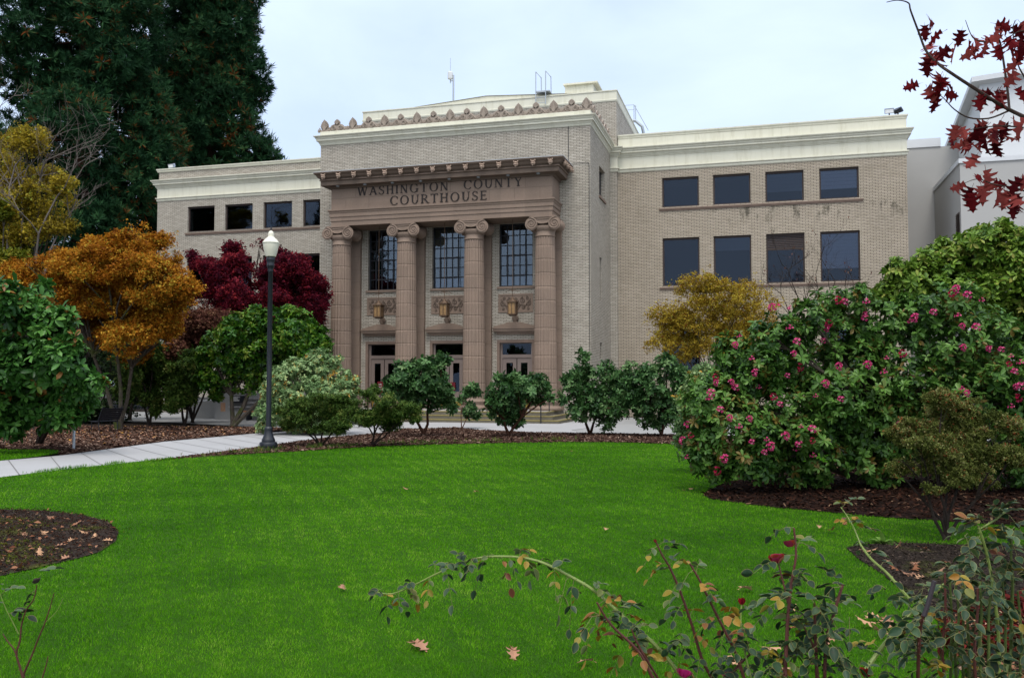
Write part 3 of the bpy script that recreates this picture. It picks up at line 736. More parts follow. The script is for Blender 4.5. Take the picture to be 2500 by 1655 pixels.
# ladder over the main hall fascia
r = empty('roof_ladder', (-9.5, YP-.25, 15.7)); tag(r, 'steel ladder with tall hooped rails over the roof edge', 'ladder')
xa, xb = onY(1308, 250, YP-.25)[0]+9.5, onY(1332, 250, YP-.25)[0]+9.5
zt = lambda y: onY(1320, y, YP-.25)[2]-15.7
for x in (xa, xb):
    m = MB(); m.tube([(x, 0, zt(256)), (x, 0, zt(175)), (x+.16, .55, zt(182)), (x+.16, .6, zt(232))], .026, 5); m.build('rail', STEEL, r)
m = MB(); m.box(xa-.02, xb+.2, .02, .55, zt(224), zt(221.5)); m.build('platform', STEEL, r)
m = MB()
for k in range(3): z = zt(256)+.28*k+.1; m.tube([(xa, 0, z), (xb, 0, z)], .016, 5)
m.build('rungs', STEEL, r)
# vent hood on the main hall roof
r = empty('roof_vent', (-10.0, YP+5, 16.7)); tag(r, 'cream metal vent hood on the flat roof beside the ladder', 'roof vent')
p0, p1 = onY(1372, 228, YP+4), onY(1449, 222, YP+4); zz = onY(1400, 209, YP+4)[2]
x0, x1 = p0[0]+10, p1[0]+10; h = zz-16.7
m = MB(); m.raw([(x0-.05, -1, -.5), (x1, -1, -.5), (x1, 1.2, -.5), (x0-.05, 1.2, -.5), (x0+.2, -1, h), (x1, -1, h), (x1, 1.2, h), (x0+.2, 1.2, h)], [(0, 1, 5, 4), (1, 2, 6, 5), (2, 3, 7, 6), (3, 0, 4, 7), (4, 5, 6, 7)])
for k in range(1, 3): xx = x0+.2+(x1-x0-.2)*k/3; m.box(xx-.02, xx+.02, -1.03, -1.0, -.5, h-.02)
m.build('body', CREAM, r)
m = MB(); m.box(x0+.1, x1+.25, -1.15, 1.4, h+.003, h+.10); m.build('cap', CREAM, r)
# railing of the roof stair to the right of the hall
pts = [onY(x, y, 53.0) for x, y in ((1523, 258), (1548, 256.5), (1548, 294), (1552, 296), (1583, 323), (1552, 258), (1590, 330), (1528, 269), (1548, 268))]
r = empty('stair_railing', tuple(pts[3])); tag(r, 'thin steel stair railing beside the main hall roof', 'railing')
q = [p-pts[3] for p in pts]; m = MB(); m.tube([q[0], q[1], q[4]+np.array([0, 0, .1])], .022, 5); m.tube([q[1], q[2]], .022, 5); m.tube([q[7], q[8]], .018, 5); m.tube([q[5], q[3]], .022, 5); m.build('rail', STEEL, r)
m = MB(); m.tube([q[3], (q[4]+q[3])/2, q[4]-np.array([.25, 0, .2])], .09, 4); m.tube([q[2]+np.array([-.45, 0, .05]), q[3]], .10, 4); m.build('stair_stringer', STEEL, r)
# conduit on the entrance block
r = empty('conduit', (-8.32, W-.03, 11.6)); tag(r, 'thin dark conduit bent around the brickwork right of the inscription', 'pipe')
m = MB(); m.tube([(-.02, 0, 1.7), (-.02, 0, .03), (.02, 0, 0), (.80, 0, 0), (.9, 0, -.03), (.93, 0, -.12), (.93, 0, -11.4)], .012, 5); m.build('pipe', BLACKM, r)

# litter bin and handrail by the right column
r = empty('litter_bin', (-9.95, 36.75, .455)); tag(r, 'black metal litter bin with domed lid by the right column', 'bin')
m = MB(); m.lathe([(.26, 0), (.30, .04), (.30, .72), (.31, .76)], 0, 0, 20); m.build('body', BLACKM, r, True)
m = MB(); m.lathe([(.325, .765), (.33, .82), (.30, .95), (.22, 1.06), (.10, 1.12), (.02, 1.13)], 0, 0, 20); m.build('lid', BLACKM, r, True)
m = MB(); m.box(-.15, .15, -.325, -.24, .84, .96); m.build('flap', mat_plain('bin flap', (.03, .035, .045), .4), r)
def handrail(x, lab):
    r = empty('handrail', (x, 35.9, 0)); tag(r, lab, 'handrail', 'handrails of the entrance steps')
    m = MB(); m.tube([(0, -.1, .0), (0, -.1, .72), (0, 0, .80), (0, 1.0, 1.24), (0, 1.5, 1.3)], .025, 6); m.build('rail', BLACKM, r)
    m = MB(); m.tube([(0, 1.4, .456), (0, 1.4, 1.29)], .022, 6); m.build('post', BLACKM, r); return r
handrail(-8.75, 'black handrail at the right end of the entrance steps')
handrail(-16.2, 'black handrail on the entrance steps behind the small azaleas')
# ================================================================ GREY BUILDING behind the right wing
GB = empty('grey_building', (16, 50, 0)); tag(GB, 'grey stucco building with stepped parapets beyond the right wing', 'building')
YB = 50.0
bx = onY(2286, 700, YB)[0]; btop = onY(2250, 340, YB)[2]
m = MB(); m.box(6.9, bx+1.2, YB, YB+8, -.3, btop-.45); o = m.build('stucco_wall', STUCCO, GB); o.matrix_parent_inverse = Matrix.Translation((-16, -50, 0))
m = MB(); m.box(6.88, onY(2296, 340, YB)[0], YB-.05, YB+8, btop-.447, btop); o = m.build('coping', STUCCO_L, GB); o.matrix_parent_inverse = Matrix.Translation((-16, -50, 0))
# nearer block: left face runs towards the viewer
ys = np.linspace(30, 50, 2001); YN = min(ys, key=lambda y: abs(onY(2348, 600, y)[0]-bx)); ntop = onY(2348, 388, YN)[2]
m = MB(); m.box(bx, bx+20, YN, YB-.02, -.3, ntop-.003); o = m.build('stucco_wall', STUCCO, GB); o.matrix_parent_inverse = Matrix.Translation((-16, -50, 0))
m = MB(); m.sweep([(bx, YB), (bx, YN), (bx+20, YN)], [(0, ntop-.22), (.06, ntop-.2), (.06, ntop), (-.3, ntop+.01)]); o = m.build('coping', STUCCO_L, GB); o.matrix_parent_inverse = Matrix.Translation((-16, -50, 0))
vy = min(ys, key=lambda y: abs(onY(2339, 550, y)[0]-bx)); vz = onY(2339, 548, vy)[2]
m = MB()
for k in range(9): z = vz-.42+.1*k; m.poly([(bx-.05, vy-.35, z), (bx-.05, vy+.35, z), (bx-.015, vy+.35, z+.075), (bx-.015, vy-.35, z+.075)])
m.box(bx-.012, bx-.004, vy-.38, vy+.38, vz-.46, vz+.5)
o = m.build('vent_louvre', FRAME, GB); o.matrix_parent_inverse = Matrix.Translation((-16, -50, 0))
# glazed upper storey with a sloping eave
gx = bx+1.2; gy0, gy1 = YN+1.5, YB+4; z0 = ntop-.5; zt0 = onY(2470, 200, gy0)[2]
m = MB(); V = [(gx, gy1, z0), (gx, gy0, z0), (gx, gy0, zt0), (gx, gy1, zt0*.86)]
m.poly(V); m.poly([(gx, gy0, z0), (gx+18, gy0, z0), (gx+18, gy0, zt0+1.5), (gx, gy0, zt0)]); o = m.build('upper_wall', STUCCO_L, GB); o.matrix_parent_inverse = Matrix.Translation((-16, -50, 0))
m = MB()
for k in range(4): x = gx+2.9+2.4*k; m.box(x, x+1.9, gy0-.04, gy0-.02, z0+.5, zt0-.5)
o = m.build('dark_glazing', GLASS, GB); o.matrix_parent_inverse = Matrix.Translation((-16, -50, 0))
m = MB(); 
for dy, dz, th in ((0, 0, .16),):
    m.raw([(gx-.4, gy0-.4, zt0+.02), (gx+18, gy0-.4, zt0+1.6), (gx+18, gy1, zt0*.86+1.6), (gx-.4, gy1, zt0*.86), (gx-.4, gy0-.4, zt0+.25), (gx+18, gy0-.4, zt0+1.85), (gx+18, gy1, zt0*.86+1.85), (gx-.4, gy1, zt0*.86+.25)], [(0, 3, 2, 1), (4, 5, 6, 7), (0, 1, 5, 4), (1, 2, 6, 5), (2, 3, 7, 6), (3, 0, 4, 7)])
o = m.build('roof', STUCCO_L, GB); o.matrix_parent_inverse = Matrix.Translation((-16, -50, 0))

# ================================================================ GROUND
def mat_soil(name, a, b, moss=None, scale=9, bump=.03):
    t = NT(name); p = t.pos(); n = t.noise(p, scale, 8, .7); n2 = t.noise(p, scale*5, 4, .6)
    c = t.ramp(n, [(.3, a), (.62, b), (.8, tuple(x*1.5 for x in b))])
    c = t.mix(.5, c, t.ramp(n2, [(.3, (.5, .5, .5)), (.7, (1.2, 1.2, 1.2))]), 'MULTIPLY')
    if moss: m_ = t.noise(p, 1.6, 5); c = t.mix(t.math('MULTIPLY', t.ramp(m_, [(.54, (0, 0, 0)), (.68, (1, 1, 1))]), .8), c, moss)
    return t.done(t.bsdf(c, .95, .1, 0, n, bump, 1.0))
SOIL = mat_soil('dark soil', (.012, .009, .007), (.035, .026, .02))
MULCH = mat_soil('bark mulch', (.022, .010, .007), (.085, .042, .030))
MULCH_D = mat_soil('dark bark mulch', (.008, .005, .004), (.022, .010, .007))  # bark colour deepened to carry the shade under the big rhododendron
MOSSBED = mat_soil('mossy soil', (.012, .009, .007), (.042, .030, .023), (.060, .066, .010))
def mat_turf():
    t = NT('turf'); p = t.pos(); n = t.noise(p, .8, 5); n2 = t.noise(p, 25, 4, .7)
    c = t.ramp(n, [(.3, (.018, .06, .002)), (.7, (.035, .10, .003))]); c = t.mix(.5, c, t.ramp(n2, [(.3, (.4, .4, .4)), (.7, (1.2, 1.2, 1.2))]), 'MULTIPLY')
    return t.done(t.bsdf(c, .9, .1, 0, n2, .02, 1))
TURF = mat_turf()
def mat_conc(name, c1, c2):
    t = NT(name); p = t.pos(); n = t.noise(p, .5, 6); n2 = t.noise(p, 12, 5, .7)
    c = t.mix(n, c1, c2); c = t.mix(.25, c, t.ramp(n2, [(.3, (.7, .7, .7)), (.6, (1, 1, 1))]), 'MULTIPLY')
    return t.done(t.bsdf(c, .9, .2, 0, n2, .003, .4))
CONC = mat_conc('pale concrete', (.28, .275, .275), (.37, .365, .37))
CONC_D = mat_conc('weathered concrete', (.23, .23, .225), (.31, .305, .30))
m = MB(); m.poly([(-260, -60, -.06), (260, -60, -.06), (260, 420, -.06), (-260, 420, -.06)]); tag(m.build('ground', SOIL), kind='structure')

g = lambda L, z=0: [tuple(gnd(x, y, z)[:2]) for x, y in L]
# lawn edge from the path (left) past the planting bed to the big rhododendron bed, then round behind the viewer
LAWN_PX = [(-260, 1195), (0, 1166), (150, 1146), (286, 1130), (491, 1116), (600, 1109), (700, 1104), (820, 1096), (925, 1090), (1040, 1086), (1157, 1083.5), (1280, 1081), (1389, 1079.5), (1529, 1080.5), (1668, 1086), (1760, 1096), (1900, 1105), (2700, 1115), (3000, 1180)]
LAWN = g(LAWN_PX)+[(9, 4), (8, -6), (-9, -6), (-14, 6)]
tag(flat_region('lawn', LAWN, 0.0, TURF), kind='structure')
# small grass wedge beyond the path
WEDGE = g([(-300, 1098), (0, 1097), (143, 1098.5), (160, 1103), (90, 1114), (0, 1124), (-300, 1148)]); tag(flat_region('grass_verge', WEDGE, -.004, TURF), kind='structure')
# footpath: far edge / near edge
PF = [(-300, 1150), (0, 1125), (147, 1112), (402, 1078), (625, 1058), (720, 1052), (900, 1043)]
PN = [(940, 1056), (800, 1068), (700, 1081), (560, 1100), (366, 1124), (200, 1141), (0, 1165), (-300, 1196)]
tag(flat_region('path', g(PF+PN), .004, CONC), kind='structure')
# plaza in front of the steps and the walk along the building
tag(flat_region('plaza', [(-60, 32.9), (-24.5, 33.0), (-19, 30.6), (-12.5, 29.4), (-6, 30.2), (12, 29.0), (14, 41), (-8, 43.5), (-60, 43.5)], -.012, CONC_D), kind='structure')
tag(flat_region('walkway', g([(720, 1041), (900, 1042), (1030, 1047), (1150, 1052), (1250, 1055.5), (1345, 1058), (1420, 1058), (1395, 1050), (1510, 1032), (900, 1030), (760, 1034)]), -.002, CONC), kind='structure')
# planting beds
MID_PX = [(560, 1102), (700, 1082), (800, 1069), (940, 1057), (985, 1047), (1060, 1046.5), (1110, 1044), (1170, 1050), (1281, 1055.6), (1400, 1058), (1700, 1062), (1900, 1070), (1900, 1104), (1760, 1095), (1668, 1085), (1529, 1080), (1389, 1079), (1280, 1080.5), (1157, 1083), (1040, 1085.5), (925, 1089.5), (820, 1095.5), (700, 1103.5), (600, 1108.5), (491, 1115.5), (366, 1126)]
MIDB = g(MID_PX); tag(flat_region('mulch_bed', MIDB, .012, MULCH), kind='structure')
LEFT_PX = [(-300, 1030), (240, 1040), (330, 1041), (500, 1042), (640, 1044), (700, 1047), (640, 1056), (402, 1077), (147, 1111), (143, 1098), (0, 1096), (-300, 1097)]
LEFTB = g(LEFT_PX); tag(flat_region('mulch_bed', LEFTB, .008, MULCH), kind='structure')
BIG_PX = [(1716, 1210), (1728, 1198), (1780, 1178), (1850, 1160), (1930, 1146), (2060, 1125), (2600, 1110), (2900, 1200), (2560, 1292), (2480, 1284), (2400, 1279), (2280, 1271), (2150, 1263), (2030, 1252), (1900, 1240), (1800, 1228), (1735, 1219)]
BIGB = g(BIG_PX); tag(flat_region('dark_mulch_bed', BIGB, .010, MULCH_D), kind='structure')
ROSE_PX = [(2066, 1338), (2110, 1330), (2200, 1326), (2300, 1330), (2427, 1332), (2600, 1335)]
ROSEB = g(ROSE_PX)+[(4.6, 6.9), (4.2, 2.0), (1.0, 1.5), (.55, 3.4), (.62, 3.9), (1.05, 4.55)]+g([(2330, 1560), (2250, 1478), (2150, 1400), (2095, 1365)])
tag(flat_region('rose_bed', ROSEB, .010, MOSSBED), kind='structure')
OVAL_PX = [(-200, 1238), (0, 1244), (105, 1247), (200, 1258), (264, 1274), (290, 1300), (283, 1322), (243, 1349), (180, 1367), (100, 1385), (0, 1408), (-200, 1440)]
OVAL = g(OVAL_PX); tag(flat_region('mossy_bed', OVAL, .010, MOSSBED), kind='structure')

def inside(P, poly):
    x, y = P[:, 0], P[:, 1]; r = np.zeros(len(P), bool); n = len(poly); j = n-1
    for i in range(n):
        xi, yi = poly[i]; xj, yj = poly[j]
        c = ((yi > y) != (yj > y)) & (x < (xj-xi)*(y-yi)/(yj-yi+1e-12)+xi); r ^= c; j = i
    return r
def smooth_noise(P, s, seed=0):
    r2 = np.random.default_rng(seed); v = np.zeros(len(P))
    for k in range(7):
        d = r2.normal(size=2)*s*(1+.5*k); v += np.sin(P[:, 0]*d[0]+P[:, 1]*d[1]+r2.random()*6.28)/(1+.35*k)
    return v/3

# lawn blades, denser where they are seen from near
def blades(N, polys, holes, seed, dmin, dmax, h=.042):
    r = np.random.default_rng(seed); d = np.exp(r.uniform(math.log(dmin), math.log(dmax), N)); a = r.uniform(-.68, .80, N)
    P = np.stack([-math.sin(YAW)*d*np.cos(a)+math.cos(YAW)*d*np.sin(a), math.cos(YAW)*d*np.cos(a)+math.sin(YAW)*d*np.sin(a)], 1)
    k = np.zeros(N, bool)
    for p in polys: k |= inside(P, p)
    for p in holes: k &= ~inside(P, p)
    return P[k], d[k]
P, D = blades(1150000, [LAWN, WEDGE], [MIDB, BIGB, ROSEB, OVAL], 3, 3.2, 31)
n = len(P); patch = smooth_noise(P, 1.6, 4); patch2 = smooth_noise(P*np.array([[1.0, 1.0]]), 7, 8)
hh = (.022+.012*rng.random(n)+.009*np.clip(patch2, -1, 1))*np.clip(.75+D*.02, .8, 1.3)
P3 = np.concatenate([P, np.full((n, 1), -.004)], 1)
lean = np.stack([rng.normal(0, .45, n)+.25*patch2, rng.normal(0, .45, n)+.2*patch, np.ones(n)], 1)
R = frame_z(lean); wd = .0030*np.clip(D/5, .8, 5)
tv = [(-.5, 0, 0), (.5, 0, 0), (.28, .10, .55), (-.28, .10, .55), (0, .32, 1.0)]; tf = [(0, 1, 2, 3), (3, 2, 4)]
S = np.stack([wd, hh, hh], 1)
me = scatter_mesh('lawn_grass', tv, tf, P3, R, S, np.clip(.47+.22*patch+.20*patch2+rng.normal(0, .20, n), 0, 1))
GRASS = mat_leaf('grass blades', [(0, (.024, .105, .002)), (.4, (.066, .235, .003)), (.75, (.128, .34, .007)), (1, (.26, .43, .05))], .7, .15, .35)
tag(link('lawn_grass', me, GRASS), kind='stuff')

# bark chips, fallen leaves and small debris in the beds
def litter(name, poly, N, mat, size, seed, z=.015, dark=0, keep=None):
    r = np.random.default_rng(seed); q = np.array(poly); lo, hi = q.min(0), q.max(0)
    P = r.uniform(lo, hi, (N, 2)); k = inside(P, poly)
    if keep is not None: k &= keep(P)
    P = P[k]; n = len(P)
    P3 = np.concatenate([P, z+r.random((n, 1))*.02], 1)
    zz = unit(np.stack([r.normal(0, .35, n), r.normal(0, .35, n), np.ones(n)], 1)); R = frame_z(zz)
    S = size*r.uniform(.5, 1.5, n); S3 = np.stack([S*.45, S, S*.3], 1)
    me = scatter_mesh(name, [(-.5, -.5, 0), (.4, -.5, .1), (.5, .5, 0), (-.35, .45, .15), (0, 0, .35)], [(0, 1, 4), (1, 2, 4), (2, 3, 4), (3, 0, 4)], P3, R, S3, r.random(n))
    return tag(link(name, me, mat), kind='stuff')
CHIP = mat_leaf('bark chips', [(0, (.016, .008, .006)), (.5, (.055, .028, .020)), (.85, (.12, .07, .05)), (1, (.30, .21, .16))], .9, .1, 0)
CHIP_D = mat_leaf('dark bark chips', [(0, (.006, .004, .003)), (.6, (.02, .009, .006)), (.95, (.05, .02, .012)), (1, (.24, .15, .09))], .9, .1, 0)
view = lambda P: (P[:, 1] > .6)
litter('bark_chips', [p for p in MIDB], 60000, CHIP, .07, 21)
litter('bark_chips', LEFTB, 60000, CHIP, .09, 22, keep=lambda P: P[:, 0] > -24)
# saw-cut joints of the footpath
m = MB(); pf, pn = np.array(g(PF)), np.array(g(PN))[::-1]
def along(L, t):
    s = np.concatenate([[0], np.cumsum(np.linalg.norm(np.diff(L, axis=0), axis=1))]); return np.array([np.interp(t*s[-1], s, L[:, 0]), np.interp(t*s[-1], s, L[:, 1])])
for t_ in np.linspace(.03, .97, 17):
    a, b = along(pf, t_), along(pn, t_); u = b-a; n_ = np.array([-u[1], u[0]])/np.hypot(*u)*.011
    m.poly([(*(a-n_), .0085), (*(b-n_), .0085), (*(b+n_), .0085), (*(a+n_), .0085)])
tag(m.build('path_joints', mat_plain('joint grey', (.14, .135, .13), .9)), kind='structure')
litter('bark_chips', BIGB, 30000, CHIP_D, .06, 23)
litter('soil_clods', [p for p in ROSEB], 60000, mat_leaf('soil clods', [(0, (.010, .007, .005)), (.7, (.035, .026, .020)), (.95, (.07, .05, .04)), (1, (.20, .14, .10))], .95, .05, 0), .022, 31, .012, keep=lambda P: (P[:, 1] > 4.0))
FALL = mat_leaf('fallen leaves', [(0, (.10, .035, .02)), (.35, (.24, .10, .05)), (.6, (.36, .19, .12)), (.8, (.45, .27, .19)), (1, (.55, .28, .06))], .8, .15, .1)
# ================================================================ VEGETATION
def leaf_t(w=.3, fold=.10, droop=.12):
    """pointed leaf along +y, unit long"""
    return [(0, 0, 0), (-w*.42, .30, fold*.9), (0, .34, 0), (w*.42, .30, fold*.9), (-w*.52, .72, fold*.8-droop*.4), (0, .72, -droop*.5), (w*.52, .72, fold*.8-droop*.4), (0, 1, -droop)], [(0, 2, 1), (0, 3, 2), (1, 2, 5, 4), (2, 3, 6, 5), (4, 5, 7), (5, 6, 7)]
def simple_leaf(w=.5, fold=.12):
    return [(0, 0, 0), (-w/2, .5, fold), (0, .5, 0), (w/2, .5, fold), (0, 1, -.08)], [(0, 2, 1), (0, 3, 2), (1, 2, 4), (2, 3, 4)]
def compose(items):
    V = []; F = []
    for tv, tf, M in items:
        b = len(V); V += [tuple(M @ Vector(v)) for v in tv]; F += [tuple(b+i for i in f) for f in tf]
    return V, F
def whorl(n, w, L, seed, lo=-25, hi=45):
    r = random.Random(seed); it = []
    tv, tf = leaf_t(w)
    for k in range(n):
        az = 2*PI*k/n+r.uniform(-.25, .25); el = math.radians(r.uniform(lo, hi)); s = L*r.uniform(.75, 1.1)
        M = Matrix.Rotation(az, 4, 'Z') @ Matrix.Rotation(el, 4, 'X') @ Matrix.Rotation(r.uniform(-.3, .3), 4, 'Y') @ Matrix.Translation((0, .03, r.uniform(-.06, .06))) @ Matrix.Scale(s, 4)
        it.append((tv, tf, M))
    return compose(it)
def sprig(n, w, L, spread, seed):
    """twig end with alternating small leaves"""
    r = random.Random(seed); it = []; tv, tf = simple_leaf(w)
    for k in range(n):
        az = r.uniform(0, 2*PI); el = math.radians(r.uniform(-30, 70)); p = Vector((r.gauss(0, spread*.35), r.gauss(0, spread*.35), r.uniform(-.5, .5)*spread))
        it.append((tv, tf, Matrix.Translation(p) @ Matrix.Rotation(az, 4, 'Z') @ Matrix.Rotation(el, 4, 'X') @ Matrix.Rotation(r.uniform(-.8, .8), 4, 'Y') @ Matrix.Scale(L*r.uniform(.7, 1.25), 4)))
    return compose(it)
def tuft(n, L, w, seed):
    r = random.Random(seed); V = []; F = []
    for k in range(n):
        az = r.uniform(0, 2*PI); el = r.uniform(-.1, 1.35); d = Vector((math.cos(az)*math.cos(el), math.sin(az)*math.cos(el), math.sin(el))); s = Vector((-math.sin(az), math.cos(az), r.uniform(-.4, .4)))*w
        l = L*r.uniform(.6, 1.1); m_ = d*l*.55; b = len(V)
        V += [(0, 0, 0), tuple(m_+s), tuple(d*l), tuple(m_-s)]; F.append((b, b+1, b+2, b+3))
    return V, F

def crown_points(blobs, N, seed, lo=.62, hi=1.04, top=0.0):
    r = np.random.default_rng(seed); C = np.array([b[0] for b in blobs]); Rr = np.array([b[1] for b in blobs])
    a = (Rr[:, 0]*Rr[:, 2]); idx = r.choice(len(blobs), N, p=a/a.sum()); d = unit(r.normal(size=(N, 3)))
    if top: d[:, 2] = d[:, 2]+top*r.random(N); d = unit(d)
    lump = 1+.16*np.sin(d[:, 0]*5+idx*1.7)*np.sin(d[:, 1]*6+idx)+.10*np.sin(d[:, 2]*9+idx*2.3)
    f = (lo+(hi-lo)*r.random(N)**.6)*lump
    P = C[idx]+d*Rr[idx]*f[:, None]
    k = np.ones(N, bool)
    for j in range(len(blobs)):
        q = np.linalg.norm((P-C[j])/Rr[j], axis=1); k &= ~((q < .60) & (idx != j))
    return P[k], d[k], idx[k]
def noise3(P, s, seed):
    r = np.random.default_rng(seed); v = np.zeros(len(P))
    for k in range(9):
        d = unit(r.normal(size=3))*s*(.7+.28*k); v += np.sin(P@d+r.random()*6.28)/(1+.22*k)
    return v/2.2
def cloud_points(blobs, N, seed, grow=1.15, thr=0.0, freq=3.0, inner=.35):
    """leaf positions through the whole crown, thinned by a lumpy 3-D noise so that gaps and clumps appear"""
    r = np.random.default_rng(seed); C = np.array([b[0] for b in blobs]); Rr = np.array([b[1] for b in blobs])*grow
    a = Rr.prod(1)**.75; out = []; tot = 0
    while tot < N:
        n = N*3; idx = r.choice(len(blobs), n, p=a/a.sum()); d = unit(r.normal(size=(n, 3))); f = r.random(n)**.40*(1+.40*r.random(n)**5)
        P = C[idx]+d*Rr[idx]*f[:, None]; nz = noise3(P, freq, seed)+.45*noise3(P, freq*2.6, seed+1)
        dm = np.min([np.linalg.norm((P-c)/q, axis=1) for c, q in zip(C, Rr)], axis=0)
        k = (nz+r.normal(0, .12, n) > thr+.9*np.clip(dm-.72, 0, 1)) & (r.random(n) < inner+(1-inner)*np.clip(dm*1.5, 0, 1))
        out.append((P[k], d[k], idx[k], nz[k])); tot += k.sum()
    P, d, idx, nz = [np.concatenate(q)[:N] for q in zip(*out)]
    return P, d, idx, nz
class Blobs(list): stride = 1
def pblobs(L, d, depth=.85, jit=.25, seed=0, sat=5, shrink=.84):
    """crown masses from (x, y, r[, ry]) read off the overview, set at their own distances"""
    r = random.Random(seed); out = Blobs(); out.stride = sat+1
    for q in L:
        x, y, rx = q[:3]; ry = q[3] if len(q) > 3 else rx; dd = d*(1+r.uniform(-jit, jit)*.06)+(q[4] if len(q) > 4 else 0)
        s = OV*dd/FPX; c = ato(x, y, dd); R0 = np.array([rx*s, rx*s*depth, ry*s]); out.append((c, R0*(shrink if sat else 1)))
        for k in range(sat):
            u = np.array([r.gauss(0, 1), r.gauss(-.2, 1), r.gauss(.15, 1)]); u = u/np.linalg.norm(u); f = r.uniform(.24, .50); out.append((c+u*R0*(1.16-f*.75), R0*f*np.array([r.uniform(.8, 1.3), 1, r.uniform(.6, 1.0)])))
    return out
def limbs(mb, base, blobs, tr, stems=3, seed=0, twigs=5, low=.35, n=6, flare=1.3):
    r = random.Random(seed); base = np.array(base, float); C = np.array([b[0] for b in blobs])
    order = sorted(range(len(blobs)), key=lambda i: math.atan2(*(C[i]-base)[[2, 0]])); groups = [order[i::1] for i in range(1)]
    k = max(1, math.ceil(len(order)/stems)); groups = [order[i:i+k] for i in range(0, len(order), k)]
    for gi, gset in enumerate(groups):
        cen = C[gset].mean(0); off = np.array([r.uniform(-1, 1), r.uniform(-1, 1), 0])*tr*.8
        fork = base+(cen-base)*low+np.array([r.uniform(-.15, .15), r.uniform(-.15, .15), .1])*np.linalg.norm(cen-base)*.4
        m1 = base+off+(fork-base)*.5+np.array([r.uniform(-.12, .12), r.uniform(-.1, .1), .0])*np.linalg.norm(fork-base)
        mb.tube([base+off-[0, 0, .05], base+off*.9+(m1-base-off)*.15, m1, fork], [tr*flare, tr*.95, tr*.8, tr*.65], n)
        for i in gset:
            c = C[i]; rr = blobs[i][1]; v = c-fork; L = np.linalg.norm(v)
            a = fork+v*.45+np.array([r.uniform(-.14, .14), r.uniform(-.14, .14), r.uniform(0, .14)])*L
            mb.tube([fork-v*.02, a, c], [tr*.6, tr*.42, tr*.22], n)
            for t in range(twigs):
                u = np.array([r.gauss(0, 1), r.gauss(0, 1), r.gauss(.4, 1)]); u = u/np.linalg.norm(u); s0 = a+(c-a)*r.uniform(.3, 1)
                e = c+u*rr*r.uniform(.7, 1.0); mid = (s0+e)/2+np.array([0, 0, .08])*np.linalg.norm(e-s0)
                mb.tube([s0, mid, e], [tr*.17, tr*.12, tr*.05], 4, False)
def scatter_parts(name, temps, P, D, up, size, svar, mat, parent, seed, align=.5, tint=None, jitter=.35, inv=None):
    """foliage as ONE crown mesh made of oriented copies of a few sprig templates"""
    r = np.random.default_rng(seed); n = len(P); z = unit(D*align+np.array([0, 0, up])+r.normal(0, jitter, (n, 3))); R = frame_z(z)
    S = size*(1+svar*(r.random(n)*2-1)); t = r.random(n) if tint is None else tint
    # pad every template to the same size by joining meshes
    k = r.integers(0, len(temps), n); mes = []
    bm = bmesh.new()
    base = None
    for j, (tv, tf) in enumerate(temps):
        s = k == j
        if not s.any(): continue
        # per-leaf tint: vary a little inside the sprig
        me = scatter_mesh(name, tv, tf, P[s], R[s], S[s], t[s], 5 if len(tv) % 5 == 0 and len(tv) < 90 else (8 if len(tv) % 8 == 0 else 0)); bm.from_mesh(me); bpy.data.meshes.remove(me)
    me = bpy.data.meshes.new(name); bm.to_mesh(me); bm.free()
    o = link(name, me, mat, parent)
    if inv is not None: o.matrix_parent_inverse = inv
    return o
def plant(name, label, cat, base, group=None):
    r = empty(name, tuple(base)); tag(r, label, cat, group); return r, Matrix.Translation((-base[0], -base[1], -base[2]))
def adopt(o, inv): o.matrix_parent_inverse = inv; return o

